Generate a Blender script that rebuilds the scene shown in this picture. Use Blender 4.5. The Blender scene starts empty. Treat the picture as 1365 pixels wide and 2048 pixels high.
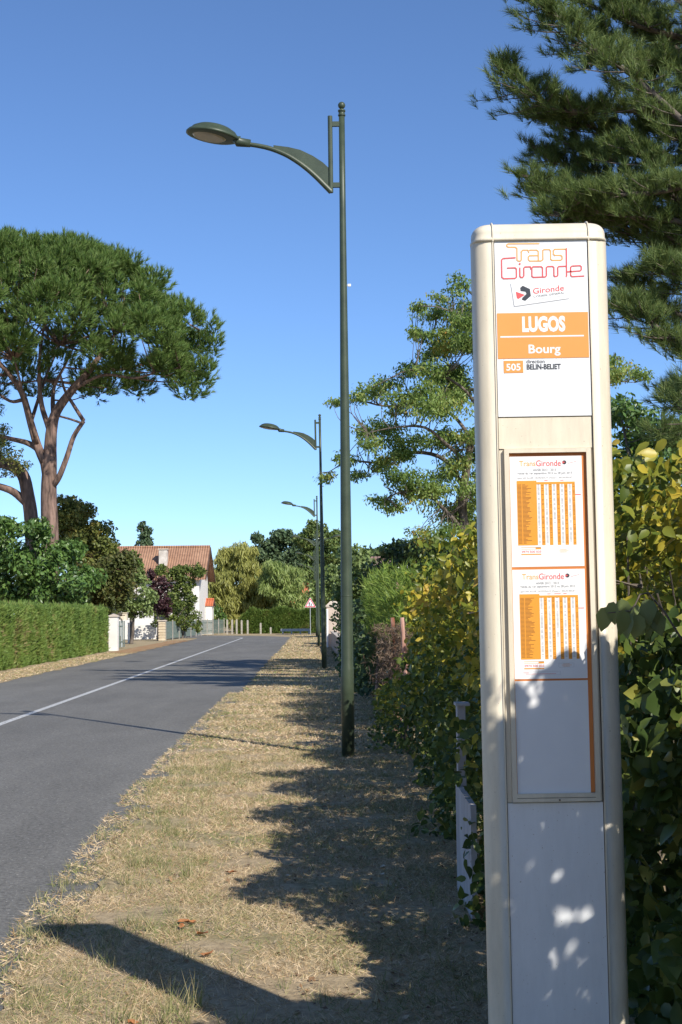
import bpy, math, numpy as np
from mathutils import Vector
rng = np.random.default_rng(7)
R = math.radians
scene = bpy.context.scene
# ------------------------------------------------------------------ camera
F = 2900.0                       # focal length in photo pixels (photo 1365 x 2048)
PITCH = math.atan(203.0/F); ROLL = 0.010
CAM = np.array([0., 0., 1.6])
fw = np.array([0, math.cos(PITCH), math.sin(PITCH)])
r0 = np.array([1., 0, 0]); u0 = np.array([0, -math.sin(PITCH), math.cos(PITCH)])
rt = r0*math.cos(ROLL) - u0*math.sin(ROLL); up = u0*math.cos(ROLL) + r0*math.sin(ROLL)
cam_data = bpy.data.cameras.new('camera'); cam = bpy.data.objects.new('camera', cam_data)
scene.collection.objects.link(cam); scene.camera = cam
cam_data.sensor_fit = 'VERTICAL'; cam_data.sensor_height = 24.0; cam_data.lens = 24.0*F/2048.0
cam_data.clip_end = 3000; cam_data.clip_start = 0.05
from mathutils import Matrix
M = Matrix(((rt[0], up[0], -fw[0], 0), (rt[1], up[1], -fw[1], 0), (rt[2], up[2], -fw[2], 1.6), (0, 0, 0, 1)))
cam.matrix_world = M
def P(px, py, D):
    """world point seen at photo pixel px,py on the plane Y = D"""
    d = fw + (px-682.5)/F*rt + (1024-py)/F*up
    return CAM + d*(D/d[1])
# ------------------------------------------------------------------ sky, sun, exposure
SUN_EL, SUN_AZ = 36.4, math.atan2(0.54, -0.84)      # azimuth clockwise from +Y
world = bpy.data.worlds.new('World'); scene.world = world; world.use_nodes = True
wn = world.node_tree; bg = wn.nodes['Background']
sky = wn.nodes.new('ShaderNodeTexSky'); sky.sky_type = 'NISHITA'; sky.sun_disc = False
sky.sun_elevation = R(SUN_EL); sky.sun_rotation = SUN_AZ
sky.altitude = 0; sky.air_density = 0.70; sky.dust_density = 0.28; sky.ozone_density = 7.0
wn.links.new(sky.outputs[0], bg.inputs[0]); bg.inputs[1].default_value = 0.106
sd = bpy.data.lights.new('sun', 'SUN'); sd.energy = 3.5; sd.angle = R(0.53); sd.color = (1.0, 0.94, 0.84)
sun = bpy.data.objects.new('sun', sd); scene.collection.objects.link(sun)
sv = Vector((math.sin(SUN_AZ)*math.cos(R(SUN_EL)), math.cos(SUN_AZ)*math.cos(R(SUN_EL)), math.sin(R(SUN_EL))))
sun.rotation_euler = sv.to_track_quat('Z', 'Y').to_euler()
vs = scene.view_settings; vs.view_transform = 'Standard'; vs.look = 'None'; vs.gamma = 1.0; vs.use_curve_mapping = False
vs.exposure = 0.72
scene.cycles.max_bounces = 6; scene.cycles.transparent_max_bounces = 8
# ------------------------------------------------------------------ helpers
def fast_mesh(name, V, Fc):
    me = bpy.data.meshes.new(name); V = np.asarray(V, dtype=np.float32); Fc = np.asarray(Fc, dtype=np.int32)
    n, k = Fc.shape
    me.vertices.add(len(V)); me.vertices.foreach_set('co', V.ravel())
    me.loops.add(n*k); me.loops.foreach_set('vertex_index', Fc.ravel())
    me.polygons.add(n); me.polygons.foreach_set('loop_start', np.arange(0, n*k, k, dtype=np.int32))
    me.update(calc_edges=True); return me
def obj(name, me, mat=None, parent=None, loc=None, smooth=False):
    o = bpy.data.objects.new(name, me); scene.collection.objects.link(o)
    if mat is not None and me is not None: me.materials.append(mat)
    if parent is not None: o.parent = parent
    if loc is not None: o.location = loc
    if smooth: me.polygons.foreach_set('use_smooth', np.ones(len(me.polygons), dtype=bool))
    return o
def tag(o, label=None, cat=None, group=None, kind=None):
    if label: o['label'] = label
    if cat: o['category'] = cat
    if group: o['group'] = group
    if kind: o['kind'] = kind
    return o
def thing(name, label, cat, loc=(0, 0, 0), group=None):
    return tag(obj(name, None, loc=loc), label, cat, group)
class MB:
    """collects polygons into one mesh; off is subtracted from every vertex"""
    def __init__(s, off=(0, 0, 0)): s.v = []; s.f = []; s.o = np.array(off, float)
    def add(s, V, Fc):
        b = len(s.v); s.v += [tuple(np.array(p, float)-s.o) for p in V]; s.f += [tuple(i+b for i in f) for f in Fc]
    def box(s, a, b):
        (x0, y0, z0), (x1, y1, z1) = a, b
        s.add([(x0,y0,z0),(x1,y0,z0),(x1,y1,z0),(x0,y1,z0),(x0,y0,z1),(x1,y0,z1),(x1,y1,z1),(x0,y1,z1)],
              [(0,3,2,1),(4,5,6,7),(0,1,5,4),(1,2,6,5),(2,3,7,6),(3,0,4,7)])
    def lathe(s, c, prof, n=16):
        """prof: list of (r, z) about vertical axis through c"""
        V = []; Fc = []
        for r, z in prof:
            for k in range(n):
                w = 2*math.pi*k/n; V.append((c[0]+r*math.cos(w), c[1]+r*math.sin(w), c[2]+z))
        for i in range(len(prof)-1):
            for k in range(n):
                k2 = (k+1) % n; Fc.append((i*n+k, i*n+k2, (i+1)*n+k2, (i+1)*n+k))
        Fc.append(tuple(range(n-1, -1, -1))); Fc.append(tuple((len(prof)-1)*n+k for k in range(n)))
        s.add(V, Fc)
    def build(s, name, mat, parent=None, smooth=False, loc=None):
        me = bpy.data.meshes.new(name); me.from_pydata(s.v, [], s.f); me.update()
        return obj(name, me, mat, parent, loc, smooth)
def _tube(s, pts, rad, n=8, cap=True):     # parallel-transport tube
    pts = [np.array(p, float) for p in pts]
    if np.isscalar(rad): rad = [rad]*len(pts)
    m = len(pts); V = []; Fc = []; nrm = None
    if len(rad) != m: rad = np.interp(np.linspace(0, 1, m), np.linspace(0, 1, len(rad)), rad)
    for i, p in enumerate(pts):
        t = pts[min(i+1, m-1)]-pts[max(i-1, 0)]; t = t/(np.linalg.norm(t)+1e-9)
        if nrm is None:
            h = np.array([1., 0, 0]) if abs(t[0]) < 0.8 else np.array([0, 1., 0]); nrm = h - t*(h @ t)
        else: nrm = nrm - t*(nrm @ t)
        nrm = nrm/(np.linalg.norm(nrm)+1e-9); b = np.cross(t, nrm)
        for k in range(n):
            w = 2*math.pi*k/n; V.append(p + rad[i]*(math.cos(w)*nrm + math.sin(w)*b))
    for i in range(m-1):
        for k in range(n):
            k2 = (k+1) % n; Fc.append((i*n+k, i*n+k2, (i+1)*n+k2, (i+1)*n+k))
    if cap: Fc.append(tuple(range(n-1, -1, -1))); Fc.append(tuple((m-1)*n+k for k in range(n)))
    s.add(V, Fc)
MB.tube = _tube
def spline(pts, n=5):
    """Catmull-Rom resample"""
    p = [np.array(q, float) for q in pts]; p = [2*p[0]-p[1]]+p+[2*p[-1]-p[-2]]; out = []
    for i in range(1, len(p)-2):
        for k in range(n):
            t = k/n; a, b, c, d = p[i-1], p[i], p[i+1], p[i+2]
            out.append(0.5*((2*b)+(-a+c)*t+(2*a-5*b+4*c-d)*t*t+(-a+3*b-3*c+d)*t**3))
    out.append(p[-2]); return out
# ------------------------------------------------------------------ materials
def newmat(name):
    m = bpy.data.materials.new(name); m.use_nodes = True; return m, m.node_tree, m.node_tree.nodes['Principled BSDF']
def N(nt, t, **k):
    n = nt.nodes.new(t)
    for a, b in k.items(): setattr(n, a, b)
    return n
def ramp(nt, stops, interp='LINEAR'):
    r = N(nt, 'ShaderNodeValToRGB'); r.color_ramp.interpolation = interp; e = r.color_ramp.elements
    while len(e) < len(stops): e.new(0.5)
    for i, (p, c) in enumerate(stops): e[i].position = p; e[i].color = (*c, 1)
    return r
def noise(nt, scale, detail=4, rough=0.6, coord='Object', vec=None, stretch=None):
    n = N(nt, 'ShaderNodeTexNoise'); n.inputs['Scale'].default_value = scale
    n.inputs['Detail'].default_value = detail; n.inputs['Roughness'].default_value = rough
    tc = N(nt, 'ShaderNodeTexCoord'); src = tc.outputs[coord]
    if stretch:
        mp = N(nt, 'ShaderNodeMapping'); mp.inputs['Scale'].default_value = stretch
        nt.links.new(src, mp.inputs[0]); src = mp.outputs[0]
    nt.links.new(src, n.inputs['Vector']); return n
def surf(name, c1, c2=None, scale=8, rough=0.7, bump=0.0, bscale=60, stretch=None, metal=0, spec=0.5, p0=0.35, p1=0.65):
    m, nt, b = newmat(name); b.inputs['Roughness'].default_value = rough; b.inputs['Metallic'].default_value = metal
    b.inputs['Specular IOR Level'].default_value = spec
    if c2 is None: b.inputs['Base Color'].default_value = (*c1, 1)
    else:
        n = noise(nt, scale, stretch=stretch); r = ramp(nt, [(p0, c1), (p1, c2)])
        nt.links.new(n.outputs['Fac'], r.inputs[0]); nt.links.new(r.outputs[0], b.inputs['Base Color'])
    if bump:
        n2 = noise(nt, bscale, 3, stretch=stretch); bp = N(nt, 'ShaderNodeBump'); bp.inputs['Strength'].default_value = bump
        bp.inputs['Distance'].default_value = 0.02
        nt.links.new(n2.outputs['Fac'], bp.inputs['Height']); nt.links.new(bp.outputs[0], b.inputs['Normal'])
    return m
def leafmat(name, stops, trans=0.35, rough=0.45, spec=0.4, patch=None):
    m, nt, b = newmat(name); g = N(nt, 'ShaderNodeNewGeometry'); r = ramp(nt, stops)
    src = g.outputs['Random Per Island']
    if patch:                                  # neighbouring leaves share a tint: species patches of turned leaves
        n = noise(nt, patch, 2); mx = N(nt, 'ShaderNodeMath', operation='MULTIPLY_ADD')
        mx.inputs[1].default_value = 0.45; nt.links.new(src, mx.inputs[0])
        mr = N(nt, 'ShaderNodeMapRange'); mr.inputs['From Min'].default_value = 0.35; mr.inputs['From Max'].default_value = 0.68
        mr.inputs['To Max'].default_value = 0.55; nt.links.new(n.outputs['Fac'], mr.inputs['Value'])
        nt.links.new(mr.outputs[0], mx.inputs[2]); src = mx.outputs[0]
    nt.links.new(src, r.inputs[0]); nt.links.new(r.outputs[0], b.inputs['Base Color'])
    b.inputs['Roughness'].default_value = rough; b.inputs['Specular IOR Level'].default_value = spec
    t = N(nt, 'ShaderNodeBsdfTranslucent'); nt.links.new(r.outputs[0], t.inputs['Color'])
    ms = N(nt, 'ShaderNodeMixShader'); ms.inputs[0].default_value = trans
    nt.links.new(b.outputs[0], ms.inputs[1]); nt.links.new(t.outputs[0], ms.inputs[2])
    nt.links.new(ms.outputs[0], nt.nodes['Material Output'].inputs['Surface']); return m
m_cream = surf('cream_paint', (0.80, 0.72, 0.57), (0.76, 0.68, 0.53), 3, 0.38, spec=0.4)
m_white = surf('white_panel', (0.86, 0.87, 0.88), (0.82, 0.84, 0.86), 5, 0.35, spec=0.4)
m_paper = surf('white_paper', (0.86, 0.86, 0.86), (0.83, 0.83, 0.84), 9, 0.5)
m_orange = surf('orange_print', (0.80, 0.33, 0.03), (0.77, 0.32, 0.035), 9, 0.45)
m_orange_lt = surf('orange_header_print', (0.80, 0.33, 0.075), (0.78, 0.32, 0.07), 9, 0.4)
m_rust_or = surf('orange_border', (0.62, 0.20, 0.04), None, rough=0.5)
m_red = surf('red_print', (0.62, 0.04, 0.055), None, rough=0.4)
m_black = surf('dark_print', (0.035, 0.04, 0.05), None, rough=0.4)
m_grey = surf('grey_print', (0.28, 0.27, 0.27), None, rough=0.5)
m_brownpr = surf('brown_print', (0.22, 0.09, 0.02), None, rough=0.5)
m_ltgrey = surf('light_grey_print', (0.55, 0.56, 0.58), None, rough=0.5)
def weather(m, sc=3.0, amt=.16, foot=True):
    nt = m.node_tree; b = nt.nodes['Principled BSDF']; l = b.inputs['Base Color'].links; src = l[0].from_socket
    n = noise(nt, sc, 8, .75, stretch=(3, 3, .5)); r = ramp(nt, [(.40, (1-amt,)*3), (.62, (1, 1, 1))]); nt.links.new(n.outputs['Fac'], r.inputs[0])
    n2 = noise(nt, 160, 2, .5); r2 = ramp(nt, [(.24, (.62, .58, .52)), (.29, (1, 1, 1))]); nt.links.new(n2.outputs['Fac'], r2.inputs[0])
    a = N(nt, 'ShaderNodeMix', data_type='RGBA', blend_type='MULTIPLY'); a.inputs[0].default_value = 1; c = N(nt, 'ShaderNodeMix', data_type='RGBA', blend_type='MULTIPLY'); c.inputs[0].default_value = 1
    nt.links.new(src, a.inputs[6]); nt.links.new(r.outputs[0], a.inputs[7]); nt.links.new(a.outputs[2], c.inputs[6]); nt.links.new(r2.outputs[0], c.inputs[7]); nt.links.new(c.outputs[2], b.inputs['Base Color'])
weather(m_cream); weather(m_white, 2.0, .10)
m_gap = surf('dark_joint', (0.14, 0.11, 0.08), None, rough=0.8)
m_green = surf('dark_green_paint', (0.040, 0.056, 0.034), (0.056, 0.076, 0.046), 6, 0.42, 0.05, 200, spec=0.4)
m_lens = surf('lamp_lens', (0.42, 0.36, 0.26), (0.33, 0.29, 0.22), 12, 0.25)
m_steel = surf('galvanised_steel', (0.42, 0.45, 0.45), (0.34, 0.37, 0.38), 20, 0.45, metal=0.4)
m_bark = surf('pine_bark', (0.055, 0.036, 0.028), (0.27, 0.175, 0.135), 5, 0.9, 1.0, 12, (1, 1, 0.22))
m_barkg = surf('grey_bark', (0.06, 0.048, 0.038), (0.19, 0.155, 0.125), 9, 0.9, 0.8, 25, (1, 1, 0.3))
m_dead = surf('dead_conifer_wood', (0.22, 0.08, 0.045), (0.55, 0.34, 0.27), 6, 0.9, 0.8, 30, (1, 1, 0.2))
G = lambda *s: [(i/(len(s)-1), c) for i, c in enumerate(s)]
m_pine = leafmat('umbrella_pine_needles', G((0.055,0.105,0.025),(0.095,0.175,0.032),(0.13,0.215,0.042),(0.18,0.23,0.07)), 0.25, 0.6)
m_pine2 = leafmat('maritime_pine_needles', G((0.060,0.100,0.028),(0.10,0.155,0.038),(0.15,0.215,0.055),(0.24,0.28,0.085)), 0.25, 0.6)
m_locust = leafmat('locust_leaves', [(0,(0.10,0.17,0.045)),(0.40,(0.20,0.30,0.07)),(0.72,(0.32,0.40,0.11)),(0.9,(0.46,0.38,0.08)),(1,(0.55,0.26,0.03))], 0.45, 0.45, patch=0.9)
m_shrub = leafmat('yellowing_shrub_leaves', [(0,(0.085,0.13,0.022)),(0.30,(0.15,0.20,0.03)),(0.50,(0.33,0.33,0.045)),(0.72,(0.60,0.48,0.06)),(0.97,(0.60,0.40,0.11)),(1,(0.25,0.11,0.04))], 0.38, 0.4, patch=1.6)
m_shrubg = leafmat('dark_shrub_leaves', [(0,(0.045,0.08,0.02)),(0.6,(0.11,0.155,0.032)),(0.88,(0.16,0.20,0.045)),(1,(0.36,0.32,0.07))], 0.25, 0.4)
m_laurel = leafmat('laurel_leaves', G((0.06,0.12,0.032),(0.11,0.20,0.045),(0.17,0.27,0.07)), 0.25, 0.38, 0.5)
m_dark = leafmat('dark_leaves', G((0.035,0.065,0.022),(0.06,0.10,0.03),(0.095,0.14,0.038)), 0.2, 0.5)
m_hedge = leafmat('clipped_conifer_hedge', [(0,(0.085,0.15,0.03)),(0.4,(0.14,0.225,0.045)),(0.75,(0.20,0.27,0.055)),(0.93,(0.30,0.22,0.11))], 0.2, 0.6, patch=.8)
m_cypress = leafmat('light_conifer_sprays', G((0.12,0.20,0.035),(0.20,0.30,0.05),(0.30,0.38,0.07)), 0.3, 0.55)
m_oak = leafmat('browning_oak_leaves', [(0,(0.09,0.12,0.03)),(0.5,(0.18,0.21,0.05)),(0.8,(0.28,0.24,0.06)),(1,(0.33,0.18,0.05))], 0.3, 0.5, patch=0.7)
m_lime = leafmat('light_green_leaves', G((0.11,0.16,0.04),(0.19,0.26,0.075),(0.30,0.38,0.15)), 0.3, 0.5)
m_plum = leafmat('purple_plum_leaves', G((0.022,0.010,0.012),(0.06,0.022,0.028),(0.10,0.05,0.05)), 0.2, 0.5)
m_willow = leafmat('yellow_willow_leaves', G((0.24,0.26,0.07),(0.38,0.38,0.10),(0.48,0.44,0.14)), 0.35, 0.5, patch=0.25)
m_willowg = leafmat('green_willow_leaves', G((0.18,0.25,0.06),(0.27,0.35,0.10),(0.36,0.42,0.14)), 0.35, 0.5)
m_blue = leafmat('far_tree_leaves', G((0.06,0.105,0.05),(0.09,0.145,0.065),(0.13,0.18,0.08)), 0.2, 0.6)
m_vine = leafmat('olive_vine_leaves', G((0.07,0.11,0.026),(0.13,0.18,0.036),(0.21,0.24,0.06)), 0.3, 0.5)
m_brown = leafmat('dead_brown_sprays', G((0.10,0.065,0.04),(0.20,0.13,0.085),(0.32,0.25,0.19)), 0.1, 0.8)
# ------------------------------------------------------------------ foliage
def unit(n):
    v = rng.normal(size=(n, 3)); return v/np.linalg.norm(v, axis=1, keepdims=True)
def nz(v): return v/(np.linalg.norm(v, axis=1, keepdims=True)+1e-9)
DIAMOND = (np.array([(-.5,0,0),(0.02,-.5,.12),(.5,0,-.05),(0.02,.5,.12)]), np.array([(0,1,2),(0,2,3)]))
OVATE = (np.array([(-.5,0,0),(-.22,0,-.03),(.12,0,-.03),(.5,0,-.22),(-.40,-.32,.06),(-.10,-.5,.12),(.24,-.30,.02),(-.40,.32,.06),(-.10,.5,.12),(.24,.30,.02)]),
         np.array([(0,4,1),(4,5,1),(1,5,2),(5,6,2),(2,6,3),(0,1,7),(7,1,8),(1,2,8),(8,2,9),(2,3,9)]))
LONG = (np.array([(-.5,0,0),(0,-.5,.1),(.5,0,-.12),(0,.5,.1)]), np.array([(0,1,2),(0,2,3)]))
def leaf_arrays(C, T, Nn, L, W, tpl=DIAMOND):
    tv, tf = tpl; n = len(C); T = nz(T); B = nz(np.cross(Nn, T)); Nn = np.cross(T, B)
    L = np.broadcast_to(L, (n,)); W = np.broadcast_to(W, (n,))
    V = C[:,None,:] + T[:,None,:]*(tv[None,:,0,None]*L[:,None,None]) + B[:,None,:]*(tv[None,:,1,None]*W[:,None,None]) + Nn[:,None,:]*(tv[None,:,2,None]*W[:,None,None])
    Fc = tf[None]+ (np.arange(n)*len(tv))[:,None,None]
    return V.reshape(-1,3), Fc.reshape(-1, tf.shape[1])
def needle_arrays(C, D, L, W):
    n = len(C); D = nz(D); S = nz(np.cross(D, unit(n))); L = np.broadcast_to(L,(n,))[:,None]; W = np.broadcast_to(W,(n,))[:,None]
    V = np.stack([C-S*W/2, C+S*W/2, C+D*L], axis=1).reshape(-1,3)
    return V, np.arange(3*n).reshape(-1,3)
def tufts(C, A, nper, L, W, spread=0.75):
    """bottle-brush of needles at each twig end C pointing along A"""
    n = len(C); D = np.repeat(nz(A), nper, 0) + unit(n*nper)*spread
    back = np.repeat(nz(A), nper, 0)*rng.uniform(-0.5, 0.35, (n*nper,1))*L
    return needle_arrays(np.repeat(C, nper, 0)+back, D, L*rng.uniform(.6,1.1,n*nper), W)
def sub_clumps(cl, m, scale):
    """cl: array (k,6) centre+radii -> smaller lumps spread over each"""
    out = []
    for c in cl:
        d = unit(m); r = rng.uniform(0.45, 0.95, (m,1)); s = scale*rng.uniform(0.7,1.3,(m,1))
        rad = np.repeat(np.array([[c[3:].mean()]*3]), m, 0)*s; rad[:,2] *= 0.8
        out.append(np.hstack([c[:3]+d*c[3:]*r, rad]))
    return np.vstack(out)
def clump_points(cl, dens, lo=0.35):
    """points and outward vectors in lumps; dens = leaves per square metre of lump surface"""
    Cs = []; Os = []
    for c in cl:
        a = 4*math.pi*(c[3:].mean()**2); n = max(8, int(dens*a)); d = unit(n); r = lo+(1-lo)*rng.random((n,1))**0.7
        Cs.append(c[:3]+d*c[3:]*r); Os.append(d)
    return np.vstack(Cs), np.vstack(Os)
def leafy(cl, dens, L, W, tpl=DIAMOND, droop=0.3, lo=0.35, upness=0.5):
    C, O = clump_points(cl, dens, lo); n = len(C)
    T = unit(n) + O*0.5; T[:,2] -= droop
    Nn = O*0.6 + unit(n)*0.7; Nn[:,2] += upness
    s = rng.uniform(.6, 1.25, n)
    return leaf_arrays(C, T, Nn, L*s, W*s, tpl)
def pclumps(lst, D, depth=None):
    """lumps given in photo pixels: (x, y, rx, ry[, extra distance]) at distance D"""
    out = []
    for c in lst:
        d = D + (c[4] if len(c) > 4 else 0); p = P(c[0], c[1], d)
        rx = c[2]*d/F; rz = c[3]*d/F; out.append([*p, rx, depth if depth else rx, rz])
    return np.array(out)
def make_tree(name, label, cat, cl, base, mat, dens, L, W, bark=m_barkg, sub=0, sscale=0.4, tr=0.15, tpl=DIAMOND,
              droop=0.3, group=None, limbs=None, lo=0.35, fork=0.45, limbr=0.3, extra=None, nlimb=14, parts=('crown', 'trunk')):
    base = np.array(base, float); root = thing(name, label, cat, tuple(base), group)
    full = sub_clumps(cl, int(sub*1.5), sscale*1.12) if sub else cl
    dens = dens*1.6 if sub else dens
    V, Fc = leafy(full, dens, L, W, tpl, droop, lo)
    me = fast_mesh('crown', V-base, Fc); obj(parts[0], me, mat, root)
    t = MB(base)
    if limbs:
        for pts, r in limbs: t.tube(spline(pts, 4), list(np.linspace(r[0], r[1], (len(pts)-1)*4+1)), 8)
    else:
        ctr = cl[:,:3].mean(0); top = cl[cl[:,2].argmax()][:3]; fk = base + (ctr-base)*fork
        mid = (base+fk)/2 + rng.normal(0, 0.06, 3)*tr*4
        t.tube(spline([base-np.array([0,0,.05]), mid, fk, (fk*0.5+top*0.5), top]), list(np.linspace(tr, tr*0.15, 17)), 8)
        pick = full[rng.permutation(len(full))[:nlimb]]
        for c in pick:
            e = c[:3]; ks = np.linspace(0, 1, 12); cand = fk[None]*(1-ks[:,None])+top[None]*ks[:,None]; dd_ = np.linalg.norm(cand-e, axis=1)+np.maximum(0, cand[:,2]-e[2])*.8
            k = ks[dd_.argmin()]; s = cand[dd_.argmin()]
            m_ = (s+e)/2; m_[2] -= 0.08*np.linalg.norm(e-s)
            t.tube(spline([s, m_, e], 3), list(np.linspace(tr*limbr*(1.2-k), tr*0.06, 7)), 5)
    t.build(parts[1], bark, root, smooth=True)
    return root
def gp(px, D):                     # ground point under a photo column
    p = P(px, 1227, D); return np.array([p[0], D, 0.0])
def lampline(D): return 0.43 - 0.0216*D
def UX(u, D): return u + lampline(D)
# ------------------------------------------------------------------ SETTING: ground, road, verges
def road_pt(v):                     # centre-line x at distance v, bending left at the far end
    x = UX(-4.95, v)
    if v > 98: x -= (v-98)**2*0.035
    return x
# ground
mg, nt, b = newmat('dry_grass_ground'); b.inputs['Roughness'].default_value = 0.95; b.inputs['Specular IOR Level'].default_value = 0.1
n1 = noise(nt, 0.9, 5); n2 = noise(nt, 14, 6, 0.7); n3 = noise(nt, 120, 3)
ra = ramp(nt, [(0.3,(0.36,0.275,0.175)),(0.47,(0.42,0.33,0.21)),(0.60,(0.25,0.23,0.11)),(0.72,(0.34,0.30,0.25))])
rb = ramp(nt, [(0.35,(0.17,0.13,0.09)),(0.5,(0.40,0.31,0.19)),(0.7,(0.52,0.42,0.28))])
mx = N(nt, 'ShaderNodeMix', data_type='RGBA'); mx.inputs[0].default_value = 0.5
nt.links.new(n1.outputs['Fac'], ra.inputs[0]); nt.links.new(n2.outputs['Fac'], rb.inputs[0])
nt.links.new(ra.outputs[0], mx.inputs[6]); nt.links.new(rb.outputs[0], mx.inputs[7]); nt.links.new(mx.outputs[2], b.inputs['Base Color'])
bp = N(nt, 'ShaderNodeBump'); bp.inputs['Strength'].default_value = 0.8; bp.inputs['Distance'].default_value = 0.03
nt.links.new(n2.outputs['Fac'], bp.inputs['Height']); nt.links.new(bp.outputs[0], b.inputs['Normal'])
g = MB(); g.add([(-1500,-60,0),(1500,-60,0),(1500,2500,0),(-1500,2500,0)], [(0,1,2,3)])
tag(g.build('ground', mg), kind='structure')
# asphalt
ma, nt, b = newmat('worn_asphalt'); b.inputs['Roughness'].default_value = 0.85; b.inputs['Specular IOR Level'].default_value = 0.25
n1 = noise(nt, 0.8, 7, .7, stretch=(1, .25, 1)); n2 = noise(nt, 32, 7, 0.9); v = N(nt, 'ShaderNodeTexVoronoi'); v.inputs['Scale'].default_value = 48
tc = N(nt, 'ShaderNodeTexCoord'); nt.links.new(tc.outputs['Object'], v.inputs['Vector'])
ra = ramp(nt, [(0.3,(0.125,0.121,0.111)),(0.7,(0.192,0.186,0.170))])
rb = ramp(nt, [(0.38,(0.27,0.27,0.27)),(0.5,(0.5,0.5,0.5)),(0.63,(0.80,0.80,0.80))])
rc = ramp(nt, [(0.0,(1,1,1)),(0.10,(0.0,0.0,0.0))])
w = N(nt, 'ShaderNodeTexWhiteNoise'); nt.links.new(v.outputs['Position'], w.inputs['Vector'])
gt = N(nt, 'ShaderNodeMath', operation='GREATER_THAN'); gt.inputs[1].default_value = 0.95; nt.links.new(w.outputs['Value'], gt.inputs[0])
rc = ramp(nt, [(0.22,(1,1,1)),(0.32,(0,0,0))]); nt.links.new(v.outputs['Distance'], rc.inputs[0])
mul = N(nt, 'ShaderNodeMath', operation='MULTIPLY'); nt.links.new(gt.outputs[0], mul.inputs[0]); nt.links.new(rc.outputs[0], mul.inputs[1])
mx = N(nt, 'ShaderNodeMix', data_type='RGBA', blend_type='OVERLAY'); mx.inputs[0].default_value = 1.0
nt.links.new(n1.outputs['Fac'], ra.inputs[0]); nt.links.new(n2.outputs['Fac'], rb.inputs[0])
nt.links.new(ra.outputs[0], mx.inputs[6]); nt.links.new(rb.outputs[0], mx.inputs[7])
mx2 = N(nt, 'ShaderNodeMix', data_type='RGBA'); mx2.inputs[7].default_value = (0.42,0.40,0.37,1)
nt.links.new(mul.outputs[0], mx2.inputs[0]); nt.links.new(mx.outputs[2], mx2.inputs[6]); nt.links.new(mx2.outputs[2], b.inputs['Base Color'])
bp = N(nt, 'ShaderNodeBump'); bp.inputs['Strength'].default_value = 0.5; bp.inputs['Distance'].default_value = 0.006
nt.links.new(n2.outputs['Fac'], bp.inputs['Height']); nt.links.new(bp.outputs[0], b.inputs['Normal'])
vv = list(np.concatenate([np.arange(-20, 96, 4), np.arange(96, 122, 1.5)]))
def ribbon(u0_, u1_, z, v0=None, v1=None):
    m = MB(); L = [v for v in vv if (v0 is None or v >= v0) and (v1 is None or v <= v1)]
    V = []
    for q in L:
        # local direction for offsetting in the bend
        dx = road_pt(q+.1)-road_pt(q-.1); k = math.hypot(dx, .2); nx, ny = .2/k, -dx/k
        V += [(road_pt(q)+u0_*nx, q+u0_*ny, z), (road_pt(q)+u1_*nx, q+u1_*ny, z)]
    m.add(V, [(2*i, 2*i+1, 2*i+3, 2*i+2) for i in range(len(L)-1)]); return m
tag(ribbon(-3.15, 3.25, 0.006).build('road', ma), kind='structure')
mp_, nt, b = newmat('worn_white_road_paint'); b.inputs['Roughness'].default_value = 0.7
n = noise(nt, 40, 5, 0.75); r = ramp(nt, [(0.40,(0.20,0.20,0.20)),(0.52,(0.60,0.60,0.58))]); nt.links.new(n.outputs['Fac'], r.inputs[0]); nt.links.new(r.outputs[0], b.inputs['Base Color'])
cl_ = ribbon(-.17, -.05, 0.010, 8)
tag(cl_.build('road_marking', mp_), kind='structure')
# verges: sheets with ragged edges lapping over the asphalt
def verge(name, uin, uout, v0, v1, sgn, z=0.012, amp=0.10, step=0.12, mat=mg):
    m = MB(); V = []; q = v0; k = 0
    while q <= v1:
        e = amp*(math.sin(q*1.7)+math.sin(q*4.3+1)*.6+rng.normal()*0.45)
        V += [(UX(uin, q)+sgn*e*0.6+(.024*max(0, 14-q) if sgn > 0 else 0), q, z), (UX(uout, q), q, z)]; q += step; k += 1
    m.add(V, [(2*i, 2*i+1, 2*i+3, 2*i+2) for i in range(k-1)]); return tag(m.build(name, mat), kind='structure')
verge('verge', -1.86, 3.2, -6, 60, 1); verge('verge', -1.80, 3.2, 60, 112, 1, step=0.4)
mr_ = surf('pine_needle_litter', (0.30,0.15,0.08), (0.40,0.30,0.17), 2.5, 0.95, 0.5, 40, spec=0.1)
verge('verge', -7.95, -20, 20, 78, -1, amp=0.12, step=0.25)
verge('path', -8.05, -9.2, 62, 92, -1, z=0.016, amp=0.3, step=0.4, mat=mr_)
# ------------------------------------------------------------------ grass blades
mgr, nt, b = newmat('dry_grass_blades'); g_ = N(nt, 'ShaderNodeNewGeometry')
n = noise(nt, 1.3, 3); mr = N(nt, 'ShaderNodeMapRange'); mr.inputs['From Min'].default_value = .3; mr.inputs['From Max'].default_value = .7; mr.inputs['To Min'].default_value = -.28; mr.inputs['To Max'].default_value = .28
nt.links.new(n.outputs['Fac'], mr.inputs['Value']); ad = N(nt, 'ShaderNodeMath', operation='ADD')
nt.links.new(g_.outputs['Random Per Island'], ad.inputs[0]); nt.links.new(mr.outputs[0], ad.inputs[1])
r = ramp(nt, [(0.0,(0.70,0.56,0.38)),(0.3,(0.58,0.44,0.27)),(0.5,(0.36,0.23,0.12)),(0.66,(0.46,0.375,0.23)),(0.84,(0.24,0.25,0.09)),(1,(0.15,0.20,0.06))])
nt.links.new(ad.outputs[0], r.inputs[0]); nt.links.new(r.outputs[0], b.inputs['Base Color']); b.inputs['Roughness'].default_value = 0.7; b.inputs['Specular IOR Level'].default_value = 0.2
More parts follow.
